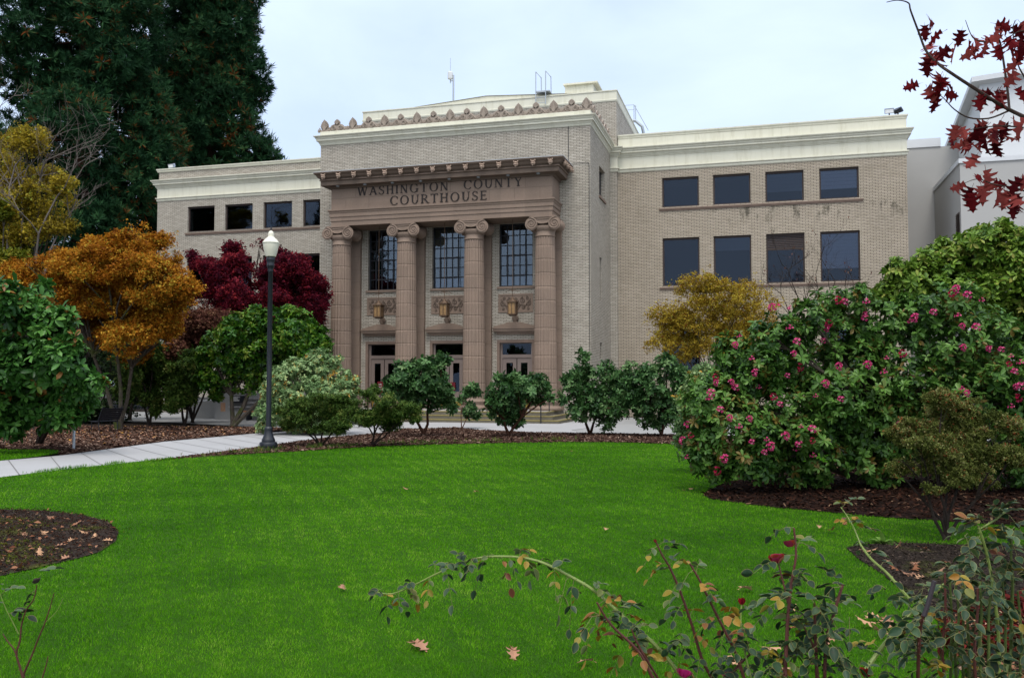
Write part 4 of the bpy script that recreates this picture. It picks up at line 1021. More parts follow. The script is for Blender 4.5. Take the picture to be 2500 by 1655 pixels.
BARK_G = mat_bark('grey brown bark', (.035, .028, .022), (.11, .09, .07), 6, (.05, .06, .015))
BARK_D = mat_bark('dark bark', (.012, .009, .008), (.045, .033, .026), 6)
BARK_R = mat_bark('red brown bark', (.03, .013, .008), (.10, .045, .028), 4)
RH = [whorl(8, .40, 1, 1, -30, 35), whorl(7, .42, 1, 2, -40, 25), whorl(9, .38, 1, 3, -20, 45)]
RHB = [whorl(7, .40, 1, 11, -20, 40), whorl(6, .42, 1, 12, -35, 30), whorl(8, .38, 1, 13, -10, 55)]
SP = [sprig(8, .62, .58, .95, s) for s in (1, 2, 3)]
SPA = [sprig(11, .62, .50, .75, s) for s in (7, 8, 9)]
SPN = [sprig(8, .30, .42, .8, s) for s in (4, 5, 6)]
PAL = {
 'rhodo': [(0, (.014, .045, .007)), (.3, (.042, .110, .016)), (.7, (.090, .195, .030)), (.93, (.15, .26, .06)), (1, (.14, .10, .02))],
 'rhodo_dark': [(0, (.012, .040, .011)), (.4, (.038, .102, .026)), (.8, (.085, .175, .052)), (1, (.15, .24, .09))],
 'rhodo_light': [(0, (.035, .085, .008)), (.4, (.100, .185, .018)), (.8, (.18, .275, .038)), (1, (.27, .28, .06))],
 'rhodo_left': [(0, (.016, .060, .010)), (.5, (.050, .150, .024)), (.93, (.11, .25, .045)), (1, (.20, .09, .02))],
 'pale': [(0, (.05, .11, .03)), (.35, (.15, .25, .09)), (.8, (.31, .42, .19)), (.95, (.40, .45, .16)), (1, (.42, .24, .04))],
 'azalea': [(0, (.014, .034, .006)), (.4, (.042, .085, .013)), (.85, (.090, .15, .024)), (1, (.15, .17, .04))],
 'azalea_br': [(0, (.035, .048, .009)), (.4, (.095, .118, .022)), (.75, (.18, .195, .05)), (.95, (.29, .28, .12)), (1, (.24, .06, .02))],
 'orange': [(0, (.12, .034, .004)), (.3, (.30, .098, .007)), (.65, (.45, .190, .015)), (.92, (.56, .33, .04)), (1, (.34, .28, .03))],
 'yellow': [(0, (.10, .07, .008)), (.35, (.26, .19, .014)), (.75, (.44, .33, .025)), (1, (.22, .25, .03))],
 'hazel': [(0, (.15, .080, .008)), (.4, (.33, .22, .018)), (.75, (.48, .36, .035)), (.93, (.34, .32, .05)), (1, (.18, .05, .01))],
 'yelgreen': [(0, (.06, .08, .005)), (.5, (.14, .17, .01)), (1, (.30, .24, .02))],
 'maple': [(0, (.026, .003, .010)), (.35, (.068, .006, .016)), (.75, (.155, .009, .020)), (1, (.28, .026, .03))],
 'brownred': [(0, (.035, .012, .012)), (.5, (.10, .035, .025)), (.85, (.17, .075, .045)), (1, (.24, .13, .07))],
 'greentree': [(0, (.010, .040, .006)), (.4, (.030, .105, .008)), (.8, (.085, .185, .012)), (1, (.20, .27, .04))],
 'hedge': [(0, (.006, .016, .006)), (.6, (.016, .04, .012)), (1, (.05, .08, .02))],
 'sequoia': [(0, (.005, .023, .009)), (.5, (.015, .053, .019)), (.9, (.036, .096, .032)), (.985, (.055, .11, .035)), (1, (.16, .05, .012))],
}
LM = {}
def lm(k, rough=.45, spec=.4, trans=.2):
    if k not in LM: LM[k] = mat_leaf('leaves '+k, PAL[k], rough, spec, trans)
    return LM[k]

def shrub(name, label, cat, base, blobs, temps, N, size, pal, tr, stems=3, seed=1, up=.5, align=.6, bark=None, group=None, lo=.62, hi=1.04, twigs=4, low=.35, svar=.3, rough=.45, spec=.4, trans=.2, jitter=.35, top=0.0, flare=1.3, light=None, cloud=None, nlimb=None):
    r, inv = plant(name, label, cat, base, group)
    m = MB(); limbs(m, base, blobs[::getattr(blobs, 'stride', 1)], tr, stems, seed, twigs, low, flare=flare); adopt(m.build('trunk', bark or BARK_G, r, True), inv)
    if cloud: P, D, idx, nz = cloud_points(blobs, N, seed+50, **cloud)
    else: P, D, idx = crown_points(blobs, N, seed+50, lo, hi, top)
    k = P[:, 2] > .04; P, D, idx = P[k], D[k], idx[k]
    rr = np.random.default_rng(seed); t = np.clip(rr.normal(.5, .22, len(P))+rr.normal(0, .12, len(blobs))[idx], 0, 1)
    if light is not None: t = np.clip(t+light(P), 0, 1)
    scatter_parts('crown', temps, P, D, up, size, svar, lm(pal, rough, spec, trans), r, seed+99, align, t, jitter, inv)
    return r, inv, blobs

# ---- the large rhododendron with pink flowers
B_BIG = pblobs([(1690, 990, 105), (1640, 1045, 65), (1720, 880, 95), (1800, 795, 85), (1800, 960, 130), (1925, 765, 85), (1950, 890, 140), (2040, 745, 70), (2100, 850, 150), (1885, 1040, 90), (1745, 1070, 55), (2030, 1000, 110), (2200, 800, 130), (2250, 950, 140), (2350, 860, 130), (1998, 690, 30), (1870, 730, 40), (1650, 900, 50), (2150, 1020, 100), (2420, 950, 140), (2380, 1040, 110), (2010, 1020, 65, 65, .8), (1985, 960, 70, 70, 1.0), (2330, 830, 90, 90, 1.2), (2080, 1040, 70, 60, .9), (1800, 1010, 80, 80, 1.0)], 14.3, .9, .5, 3)
bb = np.array([*gnd(2150, 1200)[:2], 0]); bb = np.array([*(at(2150, 1000, 15.2)[:2]), 0])
RB, RBI, _ = shrub('rhododendron', 'huge dark green rhododendron covered in pink flowers at the lawn edge', 'rhododendron', bb, B_BIG, RH, 9500, .112, 'rhodo', .075, 5, 31, .55, .7, rough=.38, spec=.5, lo=.55, hi=1.04, svar=.3, jitter=.3)
# pink trusses, each its own part; positions as seen over the bush
PETAL = [(0, 0, 0), (-.30, .45, .22), (0, .5, .12), (.30, .45, .22), (-.22, .9, .30), (.22, .9, .30), (0, 1, .22)], [(0, 2, 1), (0, 3, 2), (1, 2, 6, 4), (2, 3, 5, 6)]
def truss(seed, nf=7):
    r = random.Random(seed); it = []
    for k in range(nf):
        az = 2*PI*k/nf+r.uniform(-.4, .4); el = r.uniform(.2, 1.3); c = Vector((math.cos(az)*math.cos(el), math.sin(az)*math.cos(el), math.sin(el)))*.5
        Q = c.to_track_quat('Z', 'Y').to_matrix().to_4x4()
        for p in range(5): it.append((PETAL[0], PETAL[1], Matrix.Translation(c) @ Q @ Matrix.Rotation(2*PI*p/5, 4, 'Z') @ Matrix.Rotation(.45, 4, 'X') @ Matrix.Scale(.42, 4)))
    return compose(it)
PINK = mat_leaf('pink petals', [(0, (.42, .015, .10)), (.5, (.70, .06, .23)), (.85, (.78, .14, .33)), (1, (.82, .28, .44))], .6, .2, .35)
DEEP = mat_leaf('deep pink petals', [(0, (.28, .006, .03)), (.6, (.48, .015, .075)), (1, (.62, .06, .16))], .6, .2, .3)
def flower_mesh(name, tmpl, mat):
    tv, tf = tmpl; me = scatter_mesh(name, tv, tf, np.zeros((1, 3)), np.eye(3)[None], np.ones(1), [0.5])
    n = len(me.vertices); t = np.repeat(np.random.default_rng(1).random(n//7+1), 7)[:n]; me.attributes['tint'].data.foreach_set('value', t.astype(np.float32)); me.materials.append(mat); return me
TR = [flower_mesh('flower_cluster', truss(s, nf), mt) for s, nf, mt in ((1, 8, PINK), (2, 6, PINK), (3, 4, PINK), (4, 6, DEEP))]
FC = [(826, 568), (856, 570), (941, 578), (1222, 528), (1262, 536), (1396, 537), (1390, 612), (1388, 634), (934, 696), (1158, 694), (1168, 668), (630, 746), (606, 797), (1136, 768), (707, 880), (727, 962), (920, 980), (484, 990), (492, 1024), (460, 1085), (448, 1120), (582, 1020), (610, 1050), (748, 1052), (834, 1110), (877, 1153), (1090, 1104), (1150, 1030), (1243, 1122), (1518, 877), (1404, 917), (1612, 850), (1660, 655), (1690, 632), (1800, 598), (1948, 622), (1975, 684), (2058, 690), (1912, 486), (1940, 460), (2006, 495), (2090, 528), (2138, 820), (2212, 824), (2268, 866), (2252, 912), (2288, 956), (2324, 904), (2300, 1048), (2330, 1040), (1972, 1062), (2004, 1088), (2306, 1118), (2268, 1168), (574, 1236), (516, 1186), (628, 1290), (692, 1240), (322, 1280), (338, 1342), (290, 1372), (1070, 1302), (1002, 1290), (908, 1344), (988, 1392), (972, 1424), (1068, 1372), (704, 1378), (796, 1366), (820, 1406), (782, 1440), (1076, 1464), (542, 1480), (492, 1554), (318, 1474), (1980, 812), (1594, 1276), (1500, 962), (958, 848), (976, 776), (990, 930), (1232, 926)]
CB = np.array([b[0] for b in B_BIG]); RBb = np.array([b[1] for b in B_BIG])
for i, (cx_, cy_) in enumerate(FC):
    x, y = 1550+cx_*.40494, 520+cy_*.40494; rv = ray(x, y)
    # nearest crossing with the crown surface
    best = None
    for c, r_ in zip(CB, RBb):
        o = (CAM-c)/(r_*1.02); dd = rv/(r_*1.02); A = dd@dd; Bq = o@dd; Cq = o@o-1; disc = Bq*Bq-A*Cq
        if disc > 0:
            t = (-Bq-math.sqrt(disc))/A
            if best is None or t < best[0]: best = (t, c)
    if best is None:
        t = 14.2; c = CB[np.argmin(np.linalg.norm(CB-at(x, y, 14.2), axis=1))]
    else: t, c = best
    p = CAM+rv*(t-.10); d = Vector(unit((p-c)[None])[0])*.6+Vector((0, 0, .5))+Vector(-rv)*.5
    k = 3 if i % 7 == 3 else (i % 3)
    o = link('flower_cluster', TR[k]); o.parent = RB; s = random.uniform(.062, .092)*(1 if k != 2 else .8)
    o.matrix_parent_inverse = RBI; o.location = p; o.rotation_euler = d.to_track_quat('Z', 'Y').to_euler(); o.scale = (s, s, s)

shrub('rhododendron', 'tall light green rhododendron rising behind the pink flowered one', 'rhododendron', np.array([*at(2330, 1000, 18.5)[:2], 0]), pblobs([(2100, 665, 60), (2180, 620, 60), (2260, 590, 55), (2330, 570, 60), (2200, 680, 85), (2320, 680, 110), (2262, 545, 28), (2300, 540, 22), (2150, 612, 35), (2385, 610, 70), (2055, 690, 35), (2400, 720, 110), (2230, 560, 20)], 18.2, .9, .5, 4), RH, 4600, .14, 'rhodo_light', .07, 4, 41, .6, .6, rough=.4, lo=.7)
shrub('pale_shrub', 'pale variegated shrub peeking out left of the pink rhododendron', 'shrub', np.array([*at(1690, 1060, 17.0)[:2], 0]), pblobs([(1592, 985, 32), (1603, 930, 36), (1625, 885, 34), (1640, 960, 45), (1585, 1020, 22)], 17, .9, .4, 5), SP, 1500, .12, 'pale', .03, 3, 51, .4, .7)
# ---- twiggy azalea in front of the right-hand bed
shrub('azalea', 'bronze green twiggy azalea bush in front of the dark right bed', 'azalea', gnd(2310, 1318), pblobs([(2110, 1000, 45, 32), (2200, 960, 55, 35), (2290, 985, 55, 34), (2130, 1075, 50, 30), (2220, 1055, 62, 36), (2312, 1060, 46, 28), (2085, 1062, 30, 20), (2180, 925, 35, 22), (2255, 930, 32, 20), (2338, 1020, 26, 20), (2160, 1125, 30, 16), (2275, 1115, 36, 18), (2075, 1085, 24, 14), (2150, 1012, 40, 36), (2240, 1010, 48, 36), (2180, 1040, 48, 36), (2270, 1058, 48, 34), (2130, 1040, 40, 28), (2230, 1098, 48, 28), (2190, 1085, 40, 26), (2312, 1022, 40, 28), (2345, 1050, 24, 18)], 10.0, .9, .6, 6, 6, .75), SPA, 15000, .046, 'azalea_br', .022, 6, 61, .75, .5, bark=BARK_D, low=.45, twigs=6, nlimb=13, cloud=dict(grow=1.25, thr=-.12, freq=7, inner=.3), lo=.35, rough=.7, spec=.2, flare=1.8)
# ---- the four small rhododendrons and two azaleas along the planting bed
RD = 'small rhododendrons in the planting bed'
def rd(label, base, L, d, N=800, seed=1, tr=.055, stems=2, low=.4, size=.15, pal='rhodo_dark'):
    shrub('rhododendron', label, 'rhododendron', base, pblobs(L, d, .9, .35, seed, 7, .72), RH, N, size, pal, tr, stems, seed, .45, .6, bark=BARK_R, low=low, twigs=1, lo=.5, hi=1.12, rough=.4, spec=.45, jitter=.45, nlimb=len(L)*8, group=RD)
rd('open branched rhododendron in front of the middle entrance door', gnd(1034, 1062), [(930, 872, 34), (970, 872, 38), (1008, 862, 34), (1022, 838, 18), (945, 910, 34), (990, 915, 38), (1030, 912, 26), (908, 888, 18), (1040, 942, 16), (900, 905, 16), (1000, 895, 30)], 28.0, 950, 71)
rd('crooked rhododendron in front of the right entrance door', gnd(1243, 1064), [(1165, 880, 22), (1200, 892, 32), (1242, 882, 26), (1152, 920, 26), (1190, 930, 36), (1230, 916, 28), (1262, 902, 16), (1160, 958, 22), (1188, 968, 20), (1138, 940, 16), (1275, 920, 12)], 28.2, 780, 72)
rd('small straggly rhododendron with thin stems between two doors', gnd(1128, 1047), [(1092, 902, 18, 15), (1086, 948, 20, 16), (1066, 925, 8), (1105, 960, 10), (1078, 905, 10)], 33.0, 190, 73, .022, 2)
rd('loose rhododendron with a tall spike beside the right column', gnd(1440, 1058), [(1340, 872, 28), (1350, 830, 14, 22), (1372, 882, 38), (1412, 872, 34), (1318, 902, 22), (1362, 930, 38), (1420, 920, 38), (1332, 950, 22), (1392, 958, 32), (1440, 945, 24), (1350, 905, 34), (1445, 905, 28), (1430, 880, 22), (1300, 920, 14), (1310, 880, 14), (1410, 985, 18)], 28.6, 1000, 74)
rd('round dark rhododendron nearest the pink flowered bush', gnd(1615, 1064), [(1480, 870, 36), (1530, 860, 36), (1500, 920, 46), (1552, 910, 36), (1462, 930, 22), (1520, 958, 38), (1572, 880, 30), (1490, 965, 26), (1450, 890, 22), (1560, 955, 22), (1455, 915, 28), (1445, 860, 14), (1540, 835, 16), (1575, 940, 22), (1590, 900, 20)], 28.0, 1000, 75)
AZ = 'low azaleas by the lamp post'
def az(label, base, L, d, N, seed):
    shrub('azalea', label, 'azalea', base, pblobs(L, d, .95, .3, seed), SPA, int(N*1.5), .09, 'azalea', .028, 6, seed, .8, .55, bark=BARK_D, low=.5, twigs=1, cloud=dict(grow=1.12, thr=-.1, freq=5, inner=.5), lo=.3, rough=.6, spec=.25, group=AZ, flare=1.2)
az('low dark azalea just right of the lamp post', gnd(783, 1088), [(690, 945, 40, 26), (740, 935, 46, 28), (790, 945, 40, 26), (720, 975, 45, 24), (780, 980, 36, 20), (675, 975, 26, 16), (822, 955, 22, 16), (650, 955, 18, 12)], 24.0, 2600, 81)
az('low dark azalea between the lamp post bushes and the entrance', gnd(908, 1088), [(850, 925, 32, 22), (892, 925, 38, 22), (870, 960, 42, 24), (922, 955, 40, 20), (945, 945, 28, 16), (955, 972, 20, 12), (838, 968, 26, 18), (905, 985, 26, 14), (862, 905, 18, 14)], 24.0, 2400, 82)
# ---- variegated pale bush, green tree, maple, orange tree, backdrop shrubs
shrub('variegated_bush', 'pale grey green variegated bush behind the lamp post', 'shrub', gnd(770, 1056), pblobs([(742, 838, 36), (702, 872, 42), (762, 862, 42), (802, 885, 28), (665, 920, 38), (722, 930, 58), (792, 935, 38), (642, 958, 32), (612, 985, 20), (700, 975, 48), (682, 852, 26), (815, 905, 16), (625, 930, 18), (632, 905, 36), (622, 945, 34), (662, 882, 38), (690, 960, 50), (760, 920, 52), (740, 980, 44)], 29.5, .9, .4, 9), RH, 4600, .105, 'pale', .05, 4, 91, .5, .7, rough=.5, lo=.66)
shrub('rhododendron', 'broad bright green rhododendron tree behind the black lamp post', 'rhododendron', gnd(570, 1041), pblobs([(560, 760, 45), (630, 748, 42), (690, 752, 45), (730, 778, 36), (500, 800, 40), (560, 825, 50), (640, 805, 52), (720, 828, 40), (490, 858, 36), (482, 882, 28), (560, 880, 40), (610, 862, 36), (752, 800, 22), (530, 765, 32), (500, 908, 20), (590, 735, 26), (670, 735, 26), (600, 800, 58), (682, 790, 52), (542, 805, 48), (650, 850, 42, 30), (722, 800, 40), (580, 850, 44), (700, 835, 40)], 34.5, .9, .5, 10), RH, 4300, .17, 'greentree', .10, 3, 101, .45, .6, bark=BARK_G, low=.42, rough=.38, spec=.5, lo=.6, twigs=1)
shrub('japanese_maple', 'dark red japanese maple in front of the left wing', 'maple tree', np.array([*at(620, 1020, 41.0)[:2], 0]), pblobs([(480, 640, 46, 30), (560, 620, 50, 30), (620, 645, 56, 32), (690, 660, 50, 30), (600, 588, 24, 14), (540, 580, 24, 18), (650, 598, 26, 16), (460, 690, 36, 28), (540, 700, 58, 32), (640, 705, 58, 32), (708, 706, 34, 26), (500, 745, 50, 28), (600, 750, 56, 28), (446, 598, 14, 14), (700, 606, 20, 12), (716, 650, 18, 16), (660, 752, 50, 26), (720, 745, 30, 24), (440, 660, 24, 20), (600, 570, 12, 14), (600, 690, 70, 44), (690, 700, 50, 36), (560, 725, 62, 36), (660, 630, 50, 30), (500, 690, 50, 36), (520, 640, 40, 26), (720, 690, 30, 40)], 40.0, .9, .6, 11), SP, 20000, .18, 'maple', .07, 4, 111, .9, .3, nlimb=20, twigs=2, cloud=dict(grow=1.5, thr=.0, freq=3.2, inner=.7), bark=BARK_D, rough=.6, spec=.2, lo=.5, trans=.35)
shrub('brown_shrub', 'brownish red shrub below the red maple', 'shrub', np.array([*at(470, 1020, 37.5)[:2], 0]), pblobs([(430, 765, 46, 34), (480, 742, 42, 26), (520, 742, 36, 22), (400, 810, 46, 40), (452, 815, 46, 40), (552, 748, 26, 16), (420, 870, 40), (480, 780, 36)], 37.0, .9, .5, 12), SP, 11000, .15, 'brownred', .05, 4, 121, .6, .5, nlimb=8, cloud=dict(grow=1.35, thr=-.3, freq=3, inner=.5), bark=BARK_D, rough=.7, spec=.2, lo=.5)
shrub('orange_tree', 'small spreading tree with orange autumn leaves left of the red maple', 'tree', gnd(290, 1050), pblobs([(305, 565, 52, 40), (235, 590, 50, 36), (362, 585, 46, 36), (172, 625, 52, 36), (92, 635, 55, 36), (22, 645, 50, 36), (255, 660, 62, 44), (342, 655, 60, 46), (408, 652, 40, 32), (432, 692, 26, 18), (372, 722, 40, 28), (285, 735, 52, 36), (205, 705, 46, 34), (332, 792, 34, 22), (372, 790, 24, 16), (132, 595, 36, 22), (302, 525, 30, 20), (212, 562, 26, 16), (250, 800, 26, 18), (-40, 660, 60, 40), (120, 690, 50, 36), (60, 610, 36, 20), (395, 615, 24, 20), (300, 620, 70, 50), (200, 645, 60, 44), (335, 705, 62, 46), (240, 745, 55, 40), (300, 785, 50, 34), (392, 690, 42, 34), (150, 665, 52, 40), (350, 640, 60, 44), (180, 730, 40, 36), (420, 670, 36, 24), (445, 700, 20, 12), (330, 755, 56, 36), (285, 772, 52, 36), (225, 775, 40, 34), (380, 755, 36, 28), (300, 820, 36, 22)], 31.5, .9, .7, 13), SP, 30000, .14, 'orange', .080, 3, 131, .7, .4, nlimb=23, cloud=dict(grow=1.44, thr=.08, freq=3.4, inner=.7), bark=BARK_G, low=.5, rough=.65, spec=.2, lo=.3, trans=.35, twigs=2, flare=1.5)
shrub('yellow_tree', 'tall thinning yellow leaved tree at the far left edge', 'tree', np.array([*at(40, 1020, 43)[:2], 0]), pblobs([(60, 335, 40, 30), (28, 400, 52, 40), (110, 385, 38, 34), (148, 432, 28, 26), (92, 460, 52, 40), (20, 480, 46, 40), (168, 472, 18, 14), (122, 520, 36, 26), (48, 545, 52, 36), (6, 335, 36, 28), (132, 342, 20, 14), (-40, 430, 60, 60), (100, 315, 22, 16)], 42.0, .9, .7, 14), SP, 4600, .20, 'yellow', .085, 3, 141, .4, .4, nlimb=13, cloud=dict(grow=1.5, thr=.22, freq=2.6, inner=.8), bark=BARK_G, rough=.6, lo=.3, trans=.35, twigs=8)
shrub('yellow_green_tree', 'yellow green tree low at the far left edge', 'tree', np.array([*at(-30, 1020, 41)[:2], 0]), pblobs([(10, 560, 46, 40), (-30, 520, 50, 50), (25, 600, 36, 26), (10, 490, 20, 24)], 40, .9, .5, 15), SP, 2600, .22, 'yelgreen', .10, 2, 151, .4, .4, rough=.6, lo=.4, trans=.3)
shrub('big_leaf_rhododendron', 'large leaved glossy green rhododendron at the left edge beyond the path', 'rhododendron', gnd(94, 1084), pblobs([(62, 722, 50), (118, 745, 42), (62, 830, 75), (140, 838, 50), (196, 892, 34), (92, 920, 70), (175, 935, 42), (30, 962, 46), (142, 970, 30), (88, 682, 28), (10, 705, 50), (-45, 850, 90), (228, 884, 14), (170, 790, 22), (150, 725, 16), (165, 895, 40)], 21.5, .9, .6, 16), RHB, 1900, .215, 'rhodo_left', .09, 3, 161, .6, .6, bark=BARK_D, rough=.36, spec=.5, lo=.68, svar=.25)
for lab, bx_, L, d, sd in (('dark evergreen shrub behind the orange tree trunk', 345, [(335, 870, 40, 46), (310, 910, 34, 36), (350, 930, 30, 26), (300, 850, 36, 40), (350, 820, 36, 40)], 36, 171), ('dark evergreen shrub left of the concrete wall', 428, [(415, 890, 40, 42), (440, 900, 28, 30), (395, 870, 30, 40), (405, 930, 26, 20), (440, 850, 30, 36)], 35.5, 172), ('dark hedge in the shade behind the large leaved rhododendron', 210, [(150, 770, 60), (70, 760, 60), (230, 850, 54), (150, 880, 60), (215, 935, 36), (250, 780, 50), (290, 800, 44), (60, 870, 70), (-20, 800, 80), (190, 960, 30), (250, 930, 44), (300, 940, 36), (225, 965, 34), (280, 880, 50), (330, 900, 40), (265, 970, 26), (170, 930, 44)], 38, 173), ('dark mixed shrubs in front of the left wing corner', 300, [(330, 760, 50), (400, 740, 44), (280, 830, 50), (360, 840, 44), (440, 800, 40), (230, 740, 50)], 40, 174)):
    shrub('evergreen_shrub', lab, 'shrub', np.array([*at(bx_*OV, 1030, d)[:2], 0]), pblobs(L, d, .9, .5, sd), SPA, 4200, .22, 'hedge' if sd > 172 else 'azalea', .06, 2, sd, .4, .6, bark=BARK_D, nlimb=len(L), cloud=dict(grow=1.15, thr=-.1, freq=3, inner=.5), lo=.5, group='dark shrubs below the left wing')
# ---- yellow witch hazel and bare tree by the right wing
shrub('witch_hazel', 'airy yellow leaved shrub in front of the right wing windows', 'shrub', np.array([*at(1640*OV, 1010, 36.5)[:2], 0]), pblobs([(1640, 645, 22, 18), (1600, 662, 28, 20), (1660, 672, 36, 22), (1720, 682, 32, 22), (1762, 652, 20, 18), (1550, 732, 34, 20), (1620, 722, 46, 26), (1700, 732, 42, 24), (1530, 782, 28, 18), (1590, 795, 40, 22), (1652, 792, 36, 22), (1512, 800, 18, 12), (1762, 692, 22, 20), (1572, 822, 26, 12), (1690, 770, 40, 24), (1790, 700, 18, 20), (1600, 760, 55, 30), (1660, 735, 55, 30), (1560, 772, 42, 24), (1700, 705, 40, 26), (1640, 695, 40, 22), (1740, 740, 36, 30), (1720, 790, 40, 24)], 36, .9, .6, 18), SP, 7500, .12, 'hazel', .040, 4, 181, .6, .35, nlimb=16, cloud=dict(grow=1.9, thr=.20, freq=3.4, inner=.8), bark=BARK_G, rough=.6, lo=.2, trans=.35, twigs=5)
def bare_tree(base, tips, seed, tr, mat, name, label, cat, d):
    r, inv = plant(name, label, cat, base); rr = random.Random(seed); m = MB(); LP = []
    def grow(p, v, L, rad, depth):
        pts = [p]; q = p; u = v
        for k in range(3):
            u = unit((u+np.array([rr.gauss(0, .16), rr.gauss(0, .16), rr.gauss(.05, .1)]))[None])[0]; q = q+u*L/3; pts.append(q)
        m.tube(pts, [rad, rad*.85, rad*.7, rad*.55], 4 if depth > 1 else 6, False)
        if depth > 2 and rr.random() < .5: LP.append(q)
        if depth >= 4: return
        for k in range(rr.choice((2, 3, 3))):
            s = pts[rr.choice((1, 2, 3, 3))]; w = unit((u+np.array([rr.gauss(0, .6), rr.gauss(0, .6), rr.gauss(.1, .4)]))[None])[0]; grow(s, w, L*rr.uniform(.55, .8), rad*.55, depth+1)
    for t in tips:
        t = np.array(t); v = t-base; m.tube([base, base+v*.3+np.array([rr.uniform(-.1, .1), 0, .1]), base+v*.6], [tr, tr*.8, tr*.6], 6, False); grow(base+v*.6, unit(v[None])[0], np.linalg.norm(v)*.22, tr*.5, 0)
    adopt(m.build('trunk', mat, r), inv)
    return r, inv, LP
bt = np.array([*at(1880*OV, 1000, 38)[:2], 0])
BT, BTI, LP = bare_tree(bt, [ato(1835, 540, 37.5), ato(1885, 560, 38.5), ato(1940, 580, 38), ato(1800, 610, 38), ato(1975, 620, 37.5), ato(1860, 600, 39)], 3, .055, BARK_D, 'bare_tree', 'nearly leafless slender tree in front of the right wing windows', 'tree', 38)
if LP:
    Pq = np.array(LP)[::2]; Pq = Pq[rng.random(len(Pq)) < .55]
    me = scatter_mesh('dry_leaves', *simple_leaf(.5), Pq, frame_yz(unit(rng.normal(0, .3, (len(Pq), 3))+[0, 0, -1]), rand_dir(len(Pq))), np.full(len(Pq), .11)); adopt(link('dry_leaves', me, lm('brownred'), BT), BTI)
yt = np.array([*at(20, 900, 40.5)[:2], 0])
bare_tree(yt, [ato(20, 250, 40.5), ato(70, 280, 41), ato(130, 330, 40), ato(170, 380, 40), ato(-20, 240, 41), ato(100, 240, 42)], 8, .10, mat_bark('pale twigs', (.10, .085, .075), (.2, .17, .15), 5), 'bare_branched_tree', 'grey leafless tree among the yellow leaves at the far left edge', 'tree', 40)

# ---- giant sequoias
TUFT = [tuft(22, 1.0, .055, s) for s in (1, 2, 3, 4)]
def sequoia(base, H, hw, seed, label, ntuft, zlow=4.0, size=.62):
    r, inv = plant('sequoia', label, 'conifer', base, 'giant conifers behind the courthouse'); rr = random.Random(seed); m = MB(); b = np.array(base, float)
    m.tube([b, b+[0, 0, 2], b+[0, 0, H*.4], b+[0, 0, H*.8], b+[0, 0, H]], [H*.030, H*.020, H*.014, H*.006, .05], 12)
    blobs = []
    nb = int(H*3.5)
    for k in range(nb):
        t = (k+rr.random())/nb; z = zlow+(H-zlow)*t**1.0; prof = hw*min(1.0, (1-(z/H))**.75*1.35)*(.86+.22*math.sin(z*.9+seed)*rr.random()); a = k*2.399+rr.uniform(-.5, .5); q = prof*rr.uniform(.62, 1.0)
        c = b+np.array([math.cos(a)*q, math.sin(a)*q, z]); s = (1.0+1.0*(1-z/H))*rr.uniform(.8, 1.3); blobs.append((c, np.array([s*1.15, s*1.15, s*.85])))
        if rr.random() < .6:
            p0 = b+np.array([0, 0, z+.4]); m.tube([p0, p0*.5+c*.5+np.array([0, 0, .1]), c], [.13, .09, .04], 5, False)
    adopt(m.build('trunk', BARK_R, r, True), inv)
    P, D, idx = crown_points(blobs, ntuft, seed, .62, 1.05)
    # wind-torn slits left of the stem where the sky shows through
    lx = (P-b)@CR; zz = P[:, 2]
    k = np.ones(len(P), bool)
    for x0, z0, z1, w in ((-.38, .455, .545, .17), (.5, .40, .43, .2), (1.7, .385, .415, .2), (1.6, .325, .36, .28), (2.0, .285, .325, .25), (.9, .50, .53, .2), (1.4, .44, .46, .15), (2.6, .255, .275, .2)): k &= ~((abs(lx-x0-.12*np.sin(zz*3)) < w) & (zz > z0*H) & (zz < z1*H))
    P, D, idx = P[k], D[k], idx[k]; q = np.random.default_rng(seed); t = np.clip(q.normal(.45, .2, len(P))+q.normal(0, .13, len(blobs))[idx], 0, .984); t[q.random(len(P)) < .006] = 1
    scatter_parts('crown', TUFT, P, D, .35, size, .35, lm('sequoia', .7, .2, .12), r, seed+1, .9, t, .3, inv)
    return r
s1 = sequoia(np.array([*at(196, 900, 60)[:2], 0]), 46, 6.4, 5, 'giant dark conifer behind the far left trees', 34000, 3, .5)
s2 = sequoia(np.array([*at(494, 900, 73)[:2], 0]), 56, 5.0, 9, 'giant dark conifer rising behind the left wing', 36000, 8, .55)
s3 = copy_tree(s1); s3.location = tuple(at(-230, 900, 63)*[1, 1, 0]); s3.rotation_euler = (0, 0, 2.0); tag(s3, 'giant dark conifer cut off by the left frame edge', 'conifer', 'giant conifers behind the courthouse')
# the trees across the lawn that the left windows mirror
s4 = copy_tree(s1); s4.location = (-68, -6, 0); s4.rotation_euler = (0, 0, .8); tag(s4, 'giant dark conifer mirrored in the left wing windows', 'conifer', 'conifers mirrored in the windows')
s5 = copy_tree(s1); s5.location = (-79, -9, 0); s5.rotation_euler = (0, 0, 4.0); tag(s5, 'giant dark conifer mirrored in the left wing windows', 'conifer', 'conifers mirrored in the windows')
s6 = copy_tree(s1); s6.location = (-47, -9, 0); s6.rotation_euler = (0, 0, 2.4); tag(s6, 'giant dark conifer mirrored in the left wing windows', 'conifer', 'conifers mirrored in the windows')
